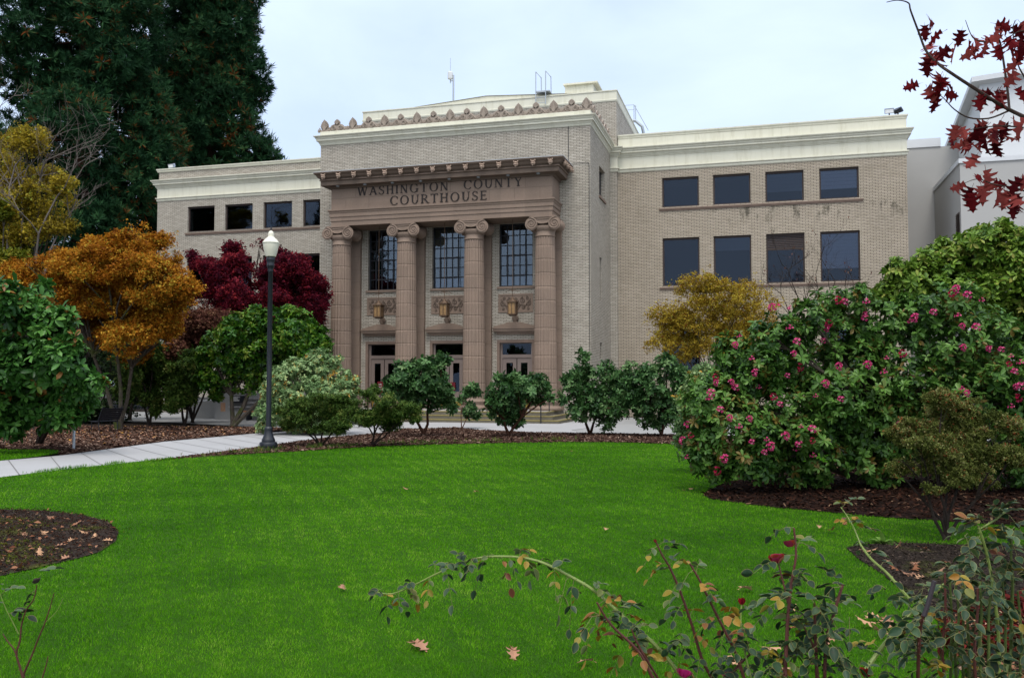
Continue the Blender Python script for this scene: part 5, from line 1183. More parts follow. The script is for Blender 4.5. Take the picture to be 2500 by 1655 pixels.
# ---- oak with red leaves reaching in from the right
OAKO = [(0, -.28), (.012, 0), (.10, .06), (.28, .02), (.22, .12), (.14, .22), (.26, .30), (.46, .26), (.38, .38), (.17, .46), (.26, .56), (.44, .60), (.30, .68), (.16, .72), (.14, .82), (.26, .90), (.10, .88), (.02, 1.0)]
def oak_leaf(curl=.0, droop=.2, asym=1.0):
    V = []; F = []; n = len(OAKO)
    for s in (1, -1):
        b = len(V)
        for (x, y) in OAKO: V.append((s*x*(asym if s > 0 else 1/asym), y, abs(x)*.35-droop*max(0, y)**2+curl*math.sin(x*9+y*3)*.06))
        V2 = len(V)
        for (x, y) in OAKO: V.append((0, y, -droop*max(0, y)**2))
        for i in range(n-1):
            q = (b+i, b+i+1, V2+i+1, V2+i); F.append(q if s > 0 else tuple(reversed(q)))
    return V, F
OAKT = [oak_leaf(0, .15), oak_leaf(1, .35, 1.2), oak_leaf(-1, .5, .8)]
OAKR = mat_leaf('red oak leaves', [(0, (.06, .004, .006)), (.5, (.15, .009, .012)), (.85, (.25, .022, .022)), (1, (.32, .07, .06))], .65, .12, .45)
TWIG = mat_bark('oak twig', (.03, .02, .016), (.09, .06, .05), 12)
c6 = lambda x, y, d: at(2000+x*.4464, y*.4464, d)
DO = 6.0
tb = np.array([*at(2960, 900, 6.6)[:2], 0])
OK_, OKI = plant('oak', 'oak branch with drooping dark red leaves reaching in from the right', 'oak tree', tb)
m = MB(); m.tube([tb, tb+[.03, 0, 1.0], tb+[-.05, .05, 2.2], tb+[-.1, .05, 4.2], tb+[.1, .1, 6.5]], [.17, .13, .115, .09, .05], 10)
J = at(2760, 640, 6.3)
m.tube([tb+[-.06, .05, 2.45], (tb+[-.06, .05, 2.45])*.4+J*.6+np.array([0, 0, .12]), J, c6(1120, 640, DO)], [.06, .04, .026, .014], 7)
adopt(m.build('trunk', BARK_G, OK_, True), OKI)
# unseen rest of the oak's thin crown, added to shade the right foreground lawn
OB = [(tb+CR*a+np.array([CF[0], CF[1], 0])*b_+np.array([0, 0, h]), np.array([q, q, q*.7])) for a, b_, h, q in ((0, 0, 8.2, 1.9), (1.6, -.8, 7.2, 1.8), (-1.2, -1.6, 8.0, 1.6), (1.0, 1.0, 8.8, 1.7), (.2, -2.8, 7.4, 1.7), (2.6, .6, 8.0, 1.7), (-2.2, -3.2, 8.4, 1.6), (.6, -.6, 10.0, 1.8), (-1.0, -4.4, 7.8, 1.5))]
m = MB(); limbs(m, tb+np.array([0, 0, 5.2]), OB, .07, 3, 4, 4); adopt(m.build('limb', BARK_G, OK_, True), OKI)
Pc, Dc, _, _ = cloud_points(OB, 5200, 61, 1.2, -.1, 2.4, .7)
me = scatter_mesh('crown', *OAKT[1], Pc, frame_yz(unit(np.stack([rng.normal(0, .5, len(Pc)), rng.normal(0, .5, len(Pc)), rng.normal(-.8, .35, len(Pc))], 1)), rand_dir(len(Pc))), rng.uniform(.10, .16, len(Pc))); adopt(link('crown', me, OAKR, OK_), OKI)
def branch(L, r0, r1, d=DO):
    pts = [c6(x, y, d+dd) for x, y, dd in L]; n = len(pts)
    # smooth
    out = []
    for i in range(n-1):
        p0, p1, p2, p3 = pts[max(i-1, 0)], pts[i], pts[i+1], pts[min(i+2, n-1)]
        for t in np.linspace(0, 1, 5)[:-1]: out.append(.5*((2*p1)+(-p0+p2)*t+(2*p0-5*p1+4*p2-p3)*t*t+(-p0+3*p1-3*p2+p3)*t**3))
    out.append(pts[-1]); k = len(out)
    m = MB(); m.tube(out, [r0+(r1-r0)*i/(k-1) for i in range(k)], 6); adopt(m.build('branch', TWIG, OK_, True), OKI)
branch([(1120, 640, 0), (1010, 585, -.02), (850, 485, -.05), (720, 400, -.05), (650, 350, 0), (585, 280, .03), (545, 180, .03), (500, 60, 0), (488, 18, 0), (430, 3, 0), (368, 14, .02)], .013, .0025)
branch([(1040, 600, 0), (1028, 480, .05), (1000, 290, .08), (975, 210, .05), (905, 230, .0), (850, 215, 0), (825, 180, 0), (800, 112, 0)], .009, .002)
branch([(1035, 608, 0), (930, 648, -.08), (820, 645, -.1), (740, 600, -.1), (682, 540, -.08), (600, 470, -.05)], .007, .002)
branch([(1120, 700, 0), (1000, 690, .05), (880, 700, .05), (790, 720, .02)], .006, .002)
branch([(1200, 1080, 0), (1080, 1030, 0), (960, 1010, 0), (870, 980, 0), (800, 1000, 0)], .006, .002)
branch([(1200, 180, 0), (1120, 170, 0), (1060, 190, .05), (1000, 250, .08)], .006, .002)
branch([(1200, 560, 0), (1120, 420, .05), (1080, 330, 0), (1060, 160, 0), (1078, 110, 0)], .006, .002)
OL = [(590, 290), (600, 320), (560, 350), (600, 440), (545, 470), (580, 500), (640, 490), (650, 530), (690, 420), (715, 490), (660, 410), (620, 220), (690, 190), (725, 270), (655, 300), (575, 140), (820, 200), (870, 260), (862, 290), (920, 200), (960, 180), (1000, 160), (985, 140), (1060, 150), (960, 270), (1050, 230), (1010, 220), (890, 460), (880, 490), (905, 520), (990, 480), (1000, 510), (960, 500), (1060, 480), (760, 710), (790, 690), (830, 680), (800, 760), (822, 810), (880, 680), (905, 720), (950, 730), (940, 670), (1000, 640), (1010, 690), (1040, 670), (990, 750), (920, 770), (850, 760), (870, 960), (800, 990), (830, 1030), (780, 1010), (850, 1060), (920, 980), (960, 985), (1030, 1030), (1060, 1070), (1080, 1120), (1010, 1050), (1110, 1160), (1100, 1000), (1085, 380), (1105, 300), (1110, 660), (1060, 560), (1030, 560), (930, 250), (940, 300), (770, 185), (1095, 130), (1110, 230), (745, 780), (870, 830), (960, 810)]
lp = np.array([c6(x, y, DO+random.uniform(-.25, .3)) for x, y in OL for _ in (0, 1)][:]); k_ = rng.random(len(lp)) < .58; lp = lp[k_]; lp = lp+rng.normal(0, .022, lp.shape)
ndir = unit(np.stack([rng.normal(-.15, .5, len(lp)), rng.normal(0, .5, len(lp)), rng.normal(-.8, .35, len(lp))], 1))
lk = rng.integers(0, 3, len(lp))
# every leaf a part of the tree (under a hundred largest), the remainder one mass
objs = 0
OAKM = []
for j in range(3):
    for q in range(3):
        me = scatter_mesh('leaf', *OAKT[j], np.zeros((1, 3)), np.eye(3)[None], np.ones(1), [q/2.2+.05]); me.materials.append(OAKR); OAKM.append(me)
sel = rng.permutation(len(lp))
for i in sel[:95]:
    R = frame_yz(ndir[i:i+1], rand_dir(1))[0]; o = link('leaf', OAKM[rng.integers(0, 9)]); o.parent = OK_; o.matrix_parent_inverse = OKI
    o.matrix_basis = Matrix.Translation(lp[i]) @ Matrix(R.tolist()).to_4x4() @ Matrix.Scale(float(rng.uniform(.095, .142)), 4)
rest = sel[95:]
if len(rest):
    me = scatter_mesh('small_leaves', *OAKT[1], lp[rest], frame_yz(ndir[rest], rand_dir(len(rest))), rng.uniform(.12, .17, len(rest))); tag(adopt(link('small_leaves', me, OAKR, OK_), OKI), kind='stuff')

# ---- fallen oak leaves
FLM = []
for j in range(3):
    for q in range(3):
        me = scatter_mesh('fallen_leaf', *OAKT[j], np.array([[0, -.4, 0]]), np.eye(3)[None], np.ones(1), [(.35+.25*q)]); me.materials.append(FALL); FLM.append(me)
def fallen(x, y, label, group, s=.14, z=.045, cat='leaf'):
    p = gnd(x, y, z); o = link('fallen_leaf', FLM[rng.integers(0, 9)]); o.location = p; o.rotation_euler = (random.uniform(-.35, .35), random.uniform(-.35, .35)+(PI if random.random() < .5 else 0), random.uniform(0, 6.28)); o.scale = (s*.85, s, s)
    return tag(o, label, cat, group)
fallen(1022, 1567, 'largest pale fallen oak leaf on the near lawn', 'fallen leaves on the lawn', .17)
fallen(1255, 1588, 'pale fallen leaf on the near lawn right of the largest one', 'fallen leaves on the lawn', .12)
fallen(1432, 1609, 'narrow pale fallen leaf on the lawn beside the rose canes', 'fallen leaves on the lawn', .10)
fallen(836, 1431, 'small brown fallen leaf alone in the middle of the lawn', 'fallen leaves on the lawn', .10)
fallen(1818, 1432, 'pale fallen leaf on the lawn behind the wilted red rose', 'fallen leaves on the lawn', .13)
for x, y in ((990, 1192), (1162, 1198), (1480, 1290), (2000, 1284), (2030, 1292), (2130, 1290), (2062, 1276), (1688, 1192), (1670, 1196), (1395, 1100)): fallen(x, y, 'tiny fallen leaf lying far out on the lawn', 'tiny leaves far out on the lawn', .09)
for x, y in ((2135, 1505), (2150, 1540), (2120, 1520), (2165, 1512), (1995, 1500), (1930, 1480), (1950, 1530), (2020, 1560), (1880, 1580), (1790, 1610), (1980, 1620), (1900, 1630)): fallen(x, y, 'pale fallen oak leaf on the grass among the rose canes', 'leaves fallen between the rose canes', .13)
for x, y in ((2120, 1345), (2165, 1370), (2235, 1375), (2230, 1390), (2190, 1388), (2310, 1372), (2262, 1340), (2222, 1402), (2250, 1408), (2190, 1335), (2350, 1362), (2290, 1395)): fallen(x, y, 'brown pink fallen oak leaf on the dark soil of the rose bed', 'leaves on the rose bed soil', .13, .02)
for x, y, l in ((205, 1298, 0), (20, 1342, 1), (95, 1350, 0), (162, 1360, 1), (45, 1385, 1), (106, 1300, 1), (60, 1302, 0), (265, 1318, 0), (190, 1275, 0), (120, 1262, 1), (175, 1315, 0), (150, 1330, 1), (228, 1308, 0), (25, 1260, 1)): fallen(x, y, 'orange fallen leaf on the mossy oval bed' if l else 'brown fallen leaf on the mossy oval bed', 'orange leaves on the mossy oval bed' if l else 'brown leaves on the mossy oval bed', .12 if l else .10, .03)
# the dense carpet further right under the roses
q = np.array(ROSEB); r_ = np.random.default_rng(77); P = r_.uniform(q.min(0), q.max(0), (5000, 2)); P = P[inside(P, ROSEB)]
w = smooth_noise(P, 1.4, 3); ri = (P@CR[:2]); P = P[(w+.9*(ri-2.2) > r_.normal(0, .4, len(P))) & (P@CF[:2] < 6.7)]; n = len(P)
zz = unit(np.stack([r_.normal(0, .3, n), r_.normal(0, .3, n), np.ones(n)], 1)); me = scatter_mesh('leaf_litter', *OAKT[1], np.concatenate([P, .025+.03*r_.random((n, 1))], 1), frame_z(zz), r_.uniform(.07, .14, n), r_.uniform(.1, .85, n)); tag(link('leaf_litter', me, FALL), kind='stuff')
litter('soil_clods', OVAL, 26000, CHIP_D, .022, 29)
P = r_.uniform(np.array(OVAL).min(0), np.array(OVAL).max(0), (420, 2)); P = P[inside(P, OVAL)]; n = len(P); zz = unit(np.stack([r_.normal(0, .4, n), r_.normal(0, .4, n), np.ones(n)], 1)); me = scatter_mesh('leaf_litter', *simple_leaf(.5), np.concatenate([P, .025+.02*r_.random((n, 1))], 1), frame_z(zz), r_.uniform(.04, .09, n), r_.uniform(0, .5, n)); tag(link('leaf_litter', me, FALL), kind='stuff')
# leaves strewn over the left bed below the orange tree
P = r_.uniform(np.array(LEFTB).min(0), np.array(LEFTB).max(0), (9000, 2)); P = P[inside(P, LEFTB)]; dd = np.hypot(P[:, 0]-gnd(300, 1050)[0], P[:, 1]-gnd(300, 1050)[1]); P = P[dd < r_.normal(5, 2.5, len(P))]; n = len(P)
zz = unit(np.stack([r_.normal(0, .3, n), r_.normal(0, .3, n), np.ones(n)], 1)); me = scatter_mesh('leaf_litter', *simple_leaf(.6), np.concatenate([P, .03+.02*r_.random((n, 1))], 1), frame_z(zz), r_.uniform(.06, .11, n), r_.uniform(.1, 1, n)); tag(link('leaf_litter', me, FALL), kind='stuff')
# grass tufts and weeds along the far lawn edge, moss cushions in the oval bed
def edge_weeds(n, pts, spread, seed, size, name, mat):
    r2 = np.random.default_rng(seed); pts = np.array(pts); i = r2.integers(0, len(pts)-1, n); t = r2.random((n, 1)); P = pts[i]*(1-t)+pts[i+1]*t+r2.normal(0, spread, (n, 2)); cl = smooth_noise(P, 2.0, seed) > -.1; P = P[cl]; k = len(P)
    V, F = tuft(9, 1.0, .05, seed); me = scatter_mesh(name, V, F, np.concatenate([P, np.full((k, 1), .01)], 1), frame_z(np.tile([0, 0, 1.0], (k, 1))+r2.normal(0, .2, (k, 3))), size*r2.uniform(.5, 1.4, k)); tag(link(name, me, mat), kind='stuff')
WEED = mat_leaf('weeds', [(0, (.03, .07, .01)), (.5, (.07, .13, .02)), (.8, (.13, .15, .03)), (1, (.16, .11, .04))], .7, .2, .3)
edge_weeds(420, g([(491, 1113), (600, 1105), (700, 1099), (820, 1092), (925, 1086), (1040, 1083), (1157, 1080), (1290, 1077), (1400, 1076)]), .25, 5, .13, 'edge_weeds', WEED)
edge_weeds(900, g([(0, 1167), (150, 1147), (286, 1131), (400, 1123), (491, 1117), (560, 1112)]), .05, 15, .06, 'edge_grass', GRASS)
edge_weeds(1100, g([(0, 1270), (90, 1285), (180, 1310), (100, 1350), (0, 1385), (0, 1330), (100, 1320), (40, 1290)]), .22, 6, .03, 'moss', mat_leaf('moss', [(0, (.04, .06, .006)), (1, (.16, .18, .02))], .9, .1, .2))
# bright rosette weed on the rose bed corner
p = gnd(2155, 1328); r, inv = plant('weed', 'bright green rosette weed at the corner of the rose bed', 'weed', p)
me = scatter_mesh('leaves', *leaf_t(.28), np.tile(p, (26, 1)), frame_yz(unit(np.stack([rng.normal(0, 1, 26), rng.normal(0, 1, 26), rng.uniform(.15, .9, 26)], 1)), np.tile([0, 0, 1.0], (26, 1))), rng.uniform(.10, .19, 26)); adopt(link('leaves', me, mat_leaf('weed leaves', [(0, (.07, .17, .02)), (1, (.16, .28, .05))], .6, .3, .3), r), inv)

# ---- roses
def rose_leaflet():
    o = [(0, 0), (.17, .10), (.29, .30), (.31, .52), (.22, .76), (.09, .93), (0, 1.0)]
    V = []; E = []; F = []
    rim = [(x, y) for x, y in o]+[(-x, y) for x, y in reversed(o[1:-1])]
    n = len(rim)
    for x, y in rim: V.append((x, y, abs(x)*.35-.10*y*y)); E.append(1.0)
    for x, y in rim: V.append((x*.80, .5+(y-.5)*.86, abs(x)*.26-.09*y*y)); E.append(0.0)
    V.append((0, .5, -.05)); E.append(0.0)
    for i in range(n): j = (i+1) % n; F.append((i, j, n+j, n+i)); F.append((n+i, n+j, 2*n))
    return V, F, E
RV, RF, RE = rose_leaflet()
def mat_rose():
    t = NT('rose leaves'); a = t.n('Attribute', attribute_name='tint'); e = t.n('Attribute', attribute_name='rim')
    c = t.ramp(a.outputs['Fac'], [(0, (.009, .027, .010)), (.45, (.021, .054, .021)), (.72, (.062, .105, .046)), (.82, (.08, .11, .028)), (.88, (.23, .17, .014)), (.95, (.28, .13, .016)), (1, (.13, .04, .02))])
    n = t.noise(t.pos(), 55, 3); sp = t.ramp(n, [(.60, (0, 0, 0)), (.70, (1, 1, 1))])
    c = t.mix(t.math('MULTIPLY', sp, .5), c, (.05, .02, .012))
    c = t.mix(t.math('MULTIPLY', t.math('POWER', e.outputs['Fac'], 1.6), .6), c, (.30, .27, .07))
    b = t.bsdf(c, .5, .3); tr = t.n('BsdfTranslucent'); t.l(c, tr.inputs[0]); mx = t.n('MixShader'); mx.inputs[0].default_value = .2; t.l(b, mx.inputs[1]); t.l(tr.outputs[0], mx.inputs[2]); return t.done(mx.outputs[0])
ROSEL = mat_rose()
CANE_G = mat_plain('green cane', (.16, .21, .05), .5, var=.3, scale=30); CANE_R = mat_plain('red brown cane', (.085, .028, .022), .5, var=.4, scale=30); CANE_P = mat_plain('grey purple cane', (.035, .027, .032), .6, var=.3, scale=30)
CANE_D = mat_plain('dark green cane', (.075, .105, .025), .55, var=.35, scale=30)
STALK = mat_plain('leaf stalk', (.12, .12, .04), .6)
def spline(pts, k=5):
    n = len(pts); out = []
    for i in range(n-1):
        p0, p1, p2, p3 = pts[max(i-1, 0)], pts[i], pts[i+1], pts[min(i+2, n-1)]
        for t in np.linspace(0, 1, k+1)[:-1]: out.append(.5*((2*p1)+(-p0+p2)*t+(2*p0-5*p1+4*p2-p3)*t*t+(-p0+3*p1-3*p2+p3)*t**3))
    out.append(pts[-1]); return out
class Rose:
    def __init__(s, label, base, group='rose bushes in the foreground'):
        s.base = np.array(base, float); s.r, s.inv = plant('rose_bush', label, 'rose bush', s.base, group); s.LP = []; s.LD = []; s.LS = []; s.LT = []; s.st = MB()
    def cane(s, pts, r0, r1, mat, thorns=True, leaves=0, yellow=.12, lsize=.045, t0=0.0, toground=True, droop=.0):
        P = spline([np.array(p) for p in pts]); 
        if toground:
            e = P[-1]; tgt = s.base+np.array([random.uniform(-.06, .06), random.uniform(-.06, .06), -.02]); P = P+[e+(tgt-e)*t+np.array([0, 0, .04*math.sin(PI*t)]) for t in (.25, .5, .75, 1)]
        n = len(P); rr = [r1+(r0-r1)*i/(n-1) for i in range(n)]; m = MB(); m.tube(P, rr, 7)
        if thorns:
            for i in range(1, n-1, 1):
                for _ in range(2):
                    u = unit(rng.normal(size=(1, 3)))[0]; q = P[i]+(P[i+1]-P[i])*random.random(); m.tube([q, q+u*rr[i]*1.4, q+u*rr[i]*2.6-np.array([0, 0, rr[i]*.6])], [rr[i]*.5, rr[i]*.25, .0002], 4, False)
        adopt(m.build('cane', mat, s.r, True), s.inv)
        np_ = len(pts); vis = int((np_-1)*5)
        for k in range(leaves):
            i = int(vis*(t0+(1-t0)*(k+random.random()*.8)/max(1, leaves))); i = min(i, vis-1); tdir = unit((P[i+1]-P[max(i-1, 0)])[None])[0]
            s.leaf(P[i], tdir, lsize*random.uniform(.8, 1.2), yellow, droop)
        return P
    def leaf(s, p, tdir, L, yellow, droop=0.0):
        u = unit((rng.normal(size=3)+np.array([0, 0, .25-droop]))[None])[0]; u = unit((u-tdir*(u@tdir)*.6)[None])[0]; ln = L*random.uniform(1.0, 1.7); side = unit(np.cross(u, [0, 0, 1.0])[None])[0]
        q = [p, p+u*ln*.5+np.array([0, 0, .1*ln]), p+u*ln-np.array([0, 0, (.12+droop*.6)*ln]), p+u*ln*1.6-np.array([0, 0, (.5+droop)*ln])]; s.st.tube(q, [.0016, .0013, .0011, .0008], 4, False)
        t = random.uniform(.80, 1) if random.random() < yellow else random.uniform(0, .78)
        items = [(q[3], unit((q[3]-q[2])[None])[0])]+[(q[j], unit((sg*side+.45*u-np.array([0, 0, .25+droop]))[None])[0]) for j in (2, 1) for sg in (1, -1)][:random.choice((2, 4, 4))]
        for (pp, d) in items: s.LP.append(pp); s.LD.append(d+rng.normal(0, .18, 3)); s.LS.append(L*random.uniform(.8, 1.2)); s.LT.append(np.clip(t+rng.normal(0, .04), 0, 1))
    def bloom(s, p, rad, mat, name='bloom', open_=.6, n=16):
        items = []; rr = random.Random(int(p[0]*1000) % 997)
        tv = [(-.22, 0, 0), (.22, 0, 0), (.50, .55, .10), (-.50, .55, .10), (.34, .95, .22), (-.34, .95, .22)]; tf = [(0, 1, 2, 3), (3, 2, 4, 5)]
        for k in range(n):
            a = k*2.4; e = 1.35-open_*1.3*(k/n); items.append((tv, tf, Matrix.Rotation(a, 4, 'Z') @ Matrix.Translation((0, .12+.25*k/n, 0)) @ Matrix.Rotation(e, 4, 'X') @ Matrix.Rotation(rr.uniform(-.2, .2), 4, 'Y') @ Matrix.Scale(.75+.35*k/n, 4)))
        V, F = compose(items); me = scatter_mesh(name, V, F, np.array([p]), frame_z(np.array([[rr.uniform(-.3, .3), rr.uniform(-.3, .3), 1.0]])), np.array([rad])); k = len(me.vertices); me.attributes['tint'].data.foreach_set('value', np.random.default_rng(3).random(k//6+1).repeat(6)[:k].astype(np.float32)); adopt(link(name, me, mat, s.r), s.inv)
    def fill(s, xs, ys, d, N, yellow, lsize=.045, dj=.35):
        for _ in range(N):
            p = at(random.uniform(*xs), random.uniform(*ys), d+random.uniform(-dj, dj)); s.leaf(p, np.array([0, 0, 1.0]), lsize*random.uniform(.8, 1.2), yellow, .25)
    def finish(s):
        n = len(s.LP); sm = s.st.mesh('stalks') if s.st.v else None
        if n:
            D = unit(np.array(s.LD)); U = unit(rng.normal(0, .45, (n, 3))+[0, 0, 1]); me = scatter_mesh('foliage', RV, RF, np.array(s.LP), frame_yz(D, U), np.array(s.LS), np.array(s.LT))
            a = me.attributes.new('rim', 'FLOAT', 'POINT'); a.data.foreach_set('value', np.tile(np.array(RE, np.float32), n)); me.materials.append(ROSEL)
            if sm:
                me.materials.append(STALK); sm.polygons.foreach_set('material_index', [1]*len(sm.polygons)); bm = bmesh.new(); bm.from_mesh(me); bm.from_mesh(sm); bm.to_mesh(me); bm.free(); bpy.data.meshes.remove(sm)
            adopt(link('foliage', me, None, s.r), s.inv)
q3 = lambda L, d0, d1: [at(900+x*.3377, 1250+y*.3377, d0+(d1-d0)*i/(len(L)-1)) for i, (x, y) in enumerate(L)]
q2 = lambda L, d0, d1=None: [at(1600+x*.4176, 1000+y*.4176, d0+((d1 or d0)-d0)*i/(len(L)-1)) for i, (x, y) in enumerate(L)]
gp = lambda x, d: np.array([*at(x, 1600, d)[:2], 0])
RED_P = mat_leaf('red rose petals', [(0, (.10, .004, .008)), (.6, (.26, .010, .02)), (1, (.34, .05, .03))], .6, .2, .2); WILT = mat_leaf('wilted rose petals', [(0, (.14, .012, .012)), (.5, (.26, .04, .02)), (.8, (.30, .02, .10)), (1, (.36, .14, .07))], .8, .1, .2); PINK_R = mat_leaf('magenta rose petals', [(0, (.34, .008, .10)), (1, (.62, .04, .24))], .5, .2, .3)
R1 = Rose('rose bush with one long arching cane hanging over the lawn', gp(1720, 4.0))
P = R1.cane(q3([(55, 575), (160, 590), (300, 540), (480, 450), (660, 370), (830, 325), (980, 320), (1120, 330), (1270, 370), (1450, 460), (1620, 560), (1780, 700), (1900, 810), (2050, 940), (2170, 1070), (2260, 1190)], 4.4, 4.0), .0105, .0026, CANE_G, True, 46, .20, .046, .0, True, .35)
R1.cane(q3([(1650, 650), (1720, 770), (1800, 860), (1900, 950), (1975, 1040), (2050, 1190)], 3.9, 3.9), .009, .004, CANE_R, True, 6, .45, .05)
R1.cane(q3([(1900, 840), (1930, 920), (1990, 1030)], 3.9, 3.9), .006, .003, CANE_R, True, 2, .4)
R1.fill((1430, 1560), (1520, 1600), 3.95, 5, .8, .05, .1); R1.fill((1440, 1490), (1495, 1560), 3.95, 5, .1, .05, .1)
R1.bloom(at(1668, 1652, 3.9), .036, PINK_R, open_=.6, n=14); R1.finish()
R2 = Rose('rose bush with tall red canes and wilted dark red blooms', gp(1900, 3.9))
R2.cane(q2([(0, 765), (40, 850), (75, 905), (120, 1000), (170, 1130), (220, 1280), (270, 1450), (330, 1568)], 3.9, 3.9), .008, .0035, CANE_R, True, 13, .25, .042)
R2.cane(q2([(190, 880), (250, 980), (300, 1080), (350, 1180), (420, 1320), (470, 1420), (520, 1568)], 3.8, 3.8), .008, .004, CANE_R, True, 14, .25, .042)
R2.cane(q2([(810, 690), (822, 850), (797, 1000), (780, 1150), (770, 1300), (760, 1500), (755, 1568)], 3.8, 3.7), .0105, .004, CANE_R, True, 16, .12, .045)
R2.cane(q2([(720, 900), (745, 1000), (775, 1130)], 3.78, 3.75), .004, .003, CANE_R, True, 4, .1, .045, 0, False)
R2.cane(q2([(505, 1130), (500, 1230), (520, 1400), (560, 1568)], 3.9, 3.8), .005, .003, CANE_G, True, 6, .15, .045)
R2.cane(q2([(930, 1130), (935, 1300), (945, 1568)], 3.7, 3.7), .009, .005, CANE_R, True, 8, .15, .055); R2.cane(q2([(870, 1270), (930, 1400), (950, 1568)], 3.7, 3.7), .007, .004, CANE_R, True, 4, .2, .055)
R2.cane(q2([(1095, 1022), (1050, 1170), (1000, 1350), (990, 1568)], 3.75, 3.7), .008, .006, CANE_R, True, 10, .1, .055)
R2.cane(q2([(560, 1420), (480, 1500), (440, 1560)], 3.9, 3.9), .008, .005, CANE_R, True, 4, .3, .045)
R2.fill((1900, 2110), (1420, 1640), 3.75, 26, .10, .052, .15); R2.fill((1640, 1900), (1480, 1650), 3.9, 22, .14, .045, .2)
R2.bloom(q2([(715, 890), (1, 1)], 3.78)[0], .034, WILT, 'wilted_bloom', .55, 22); R2.bloom(q2([(792, 800), (1, 1)], 3.8)[0], .03, WILT, 'wilted_bloom', .5, 18); R2.bloom(q2([(505, 1135), (1, 1)], 3.9)[0], .026, RED_P, 'bud', .12, 10); R2.bloom(q2([(425, 1566), (1, 1)], 3.9)[0], .03, PINK_R, 'bloom', .5, 16)
R2.bloom(q2([(2, 775), (1, 1)], 3.9)[0], .012, WILT, 'bud', .2, 8); R2.finish()
R3 = Rose('rose bush with thick green canes on the right rose bed', gp(2170, 4.0))
R3.cane(q2([(1200, 790), (1260, 870), (1350, 950), (1420, 1030), (1500, 1125)], 4.4, 4.2), .008, .0055, CANE_G, True, 3, .2, .045, 0, False)
R3.cane(q2([(1690, 1020), (1600, 1090), (1500, 1180), (1380, 1320), (1300, 1420), (1220, 1535)], 4.2, 4.0), .011, .008, CANE_G, True, 8, .2, .05)
R3.cane(q2([(1085, 570), (1120, 620), (1160, 690), (1200, 790)], 4.6, 4.4), .004, .0022, CANE_G, True, 8, .25, .04, 0, False)
R3.cane(q2([(1632, 1000), (1612, 1070), (1590, 1150), (1570, 1205)], 3.6, 3.6), .010, .0095, CANE_P, False, 0, 0, .045, 0, False); R3.cane(q2([(1565, 1200), (1545, 1290), (1540, 1420), (1535, 1568)], 3.6, 3.7), .008, .007, CANE_R, True, 8, .15, .05)
R3.fill((2130, 2330), (1430, 1650), 3.9, 28, .08, .05, .25); R3.bloom(q2([(1225, 1552), (1, 1)], 3.9)[0], .03, WILT, 'wilted_bloom', .9, 14); R3.finish()
R4 = Rose('dense rose bush with pale green upright canes at the right edge', gp(2420, 4.1))
R4.cane(q2([(1890, 690), (1915, 760), (1940, 850), (1970, 1000), (1990, 1150), (2005, 1300), (2010, 1450)], 4.2, 4.2), .009, .006, CANE_G, True, 12, .2, .05)
R4.cane(q2([(1900, 695), (1990, 640), (2060, 580)], 4.2, 4.3), .006, .004, CANE_G, True, 9, .05, .055, 0, False)
R4.cane(q2([(2085, 700), (2080, 850), (2090, 1000), (2085, 1200), (2080, 1400)], 4.3, 4.3), .008, .005, CANE_D, True, 14, .08, .055)
for x in (1690, 1725, 1760, 1800, 1835, 1870, 1905, 1950, 2040, 2070, 2130): R4.cane(q2([(x+random.uniform(-30, 30), random.uniform(900, 1080)), (x+random.uniform(-15, 15), 1200), (x+random.uniform(-15, 15), 1380), (x, 1568)], 4.1+random.uniform(-.2, .3)), .008, .005, CANE_D if random.random() < .6 else CANE_R, True, 5, .10, .045)
R4.fill((2340, 2510), (1240, 1400), 4.2, 22, .04, .05, .3); R4.fill((2230, 2500), (1380, 1560), 4.2, 26, .08, .045, .45); R4.fill((2260, 2510), (1550, 1660), 4.1, 22, .08, .05, .4); R4.finish()
RED_S = mat_leaf('red stems', [(0, (.06, .008, .008)), (1, (.16, .02, .015))], .7, .2, .2)
p = gnd(2390, 1600); r, inv = plant('low_red_plant', 'low dark red leaved plant between the rose stems', 'plant', p)
P, D, _ = crown_points([(p+np.array([0, 0, .14]), np.array([.30, .25, .16])), (p+np.array([.25, .2, .2]), np.array([.22, .2, .2]))], 260, 8, .2, 1.0); scatter_parts('leaves', [leaf_t(.22)], P, D, .6, .12, .4, RED_S, r, 5, .5, None, .4, inv)
R5 = Rose('thin leafless rose bush with a seed head at the left edge', gp(60, 4.3), 'rose bushes in the foreground')
q4 = lambda L, d: [at(x*.322, 1150+y*.322, d) for x, y in L]
R5.cane(q4([(280, 860), (255, 970), (200, 1050), (165, 1160), (150, 1290), (125, 1380), (150, 1480), (175, 1568)], 4.3), .006, .0025, CANE_R, True, 1, 0); R5.cane(q4([(410, 920), (380, 1030), (340, 1150), (290, 1270), (240, 1400), (190, 1510), (175, 1568)], 4.35), .006, .002, CANE_R, True, 0); R5.cane(q4([(20, 1230), (60, 1290), (100, 1340), (125, 1390)], 4.3), .004, .002, CANE_R, True, 0, 0, .04, 0, False)
R5.cane(q4([(-10, 900), (40, 1030), (100, 1150), (140, 1230)], 4.3), .003, .0015, CANE_G, True, 2, 0, .05, 0, False); R5.cane(q4([(365, 1400), (350, 1470), (320, 1568)], 4.2), .004, .002, CANE_R, True, 0); R5.cane(q4([(480, 960), (430, 1060), (345, 1145)], 4.35), .002, .001, CANE_G, False, 0, 0, .04, 0, False)
for x, y, L in ((290, 755, .06), (345, 740, .06), (420, 738, .05), (100, 1060, .05), (15, 1000, .05), (20, 860, .05)): pq = q4([(x, y), (0, 0)], 4.3)[0]; R5.LP.append(pq); R5.LD.append(np.array([random.choice((-1, 1)), .2, .1])); R5.LS.append(L); R5.LT.append(.7)
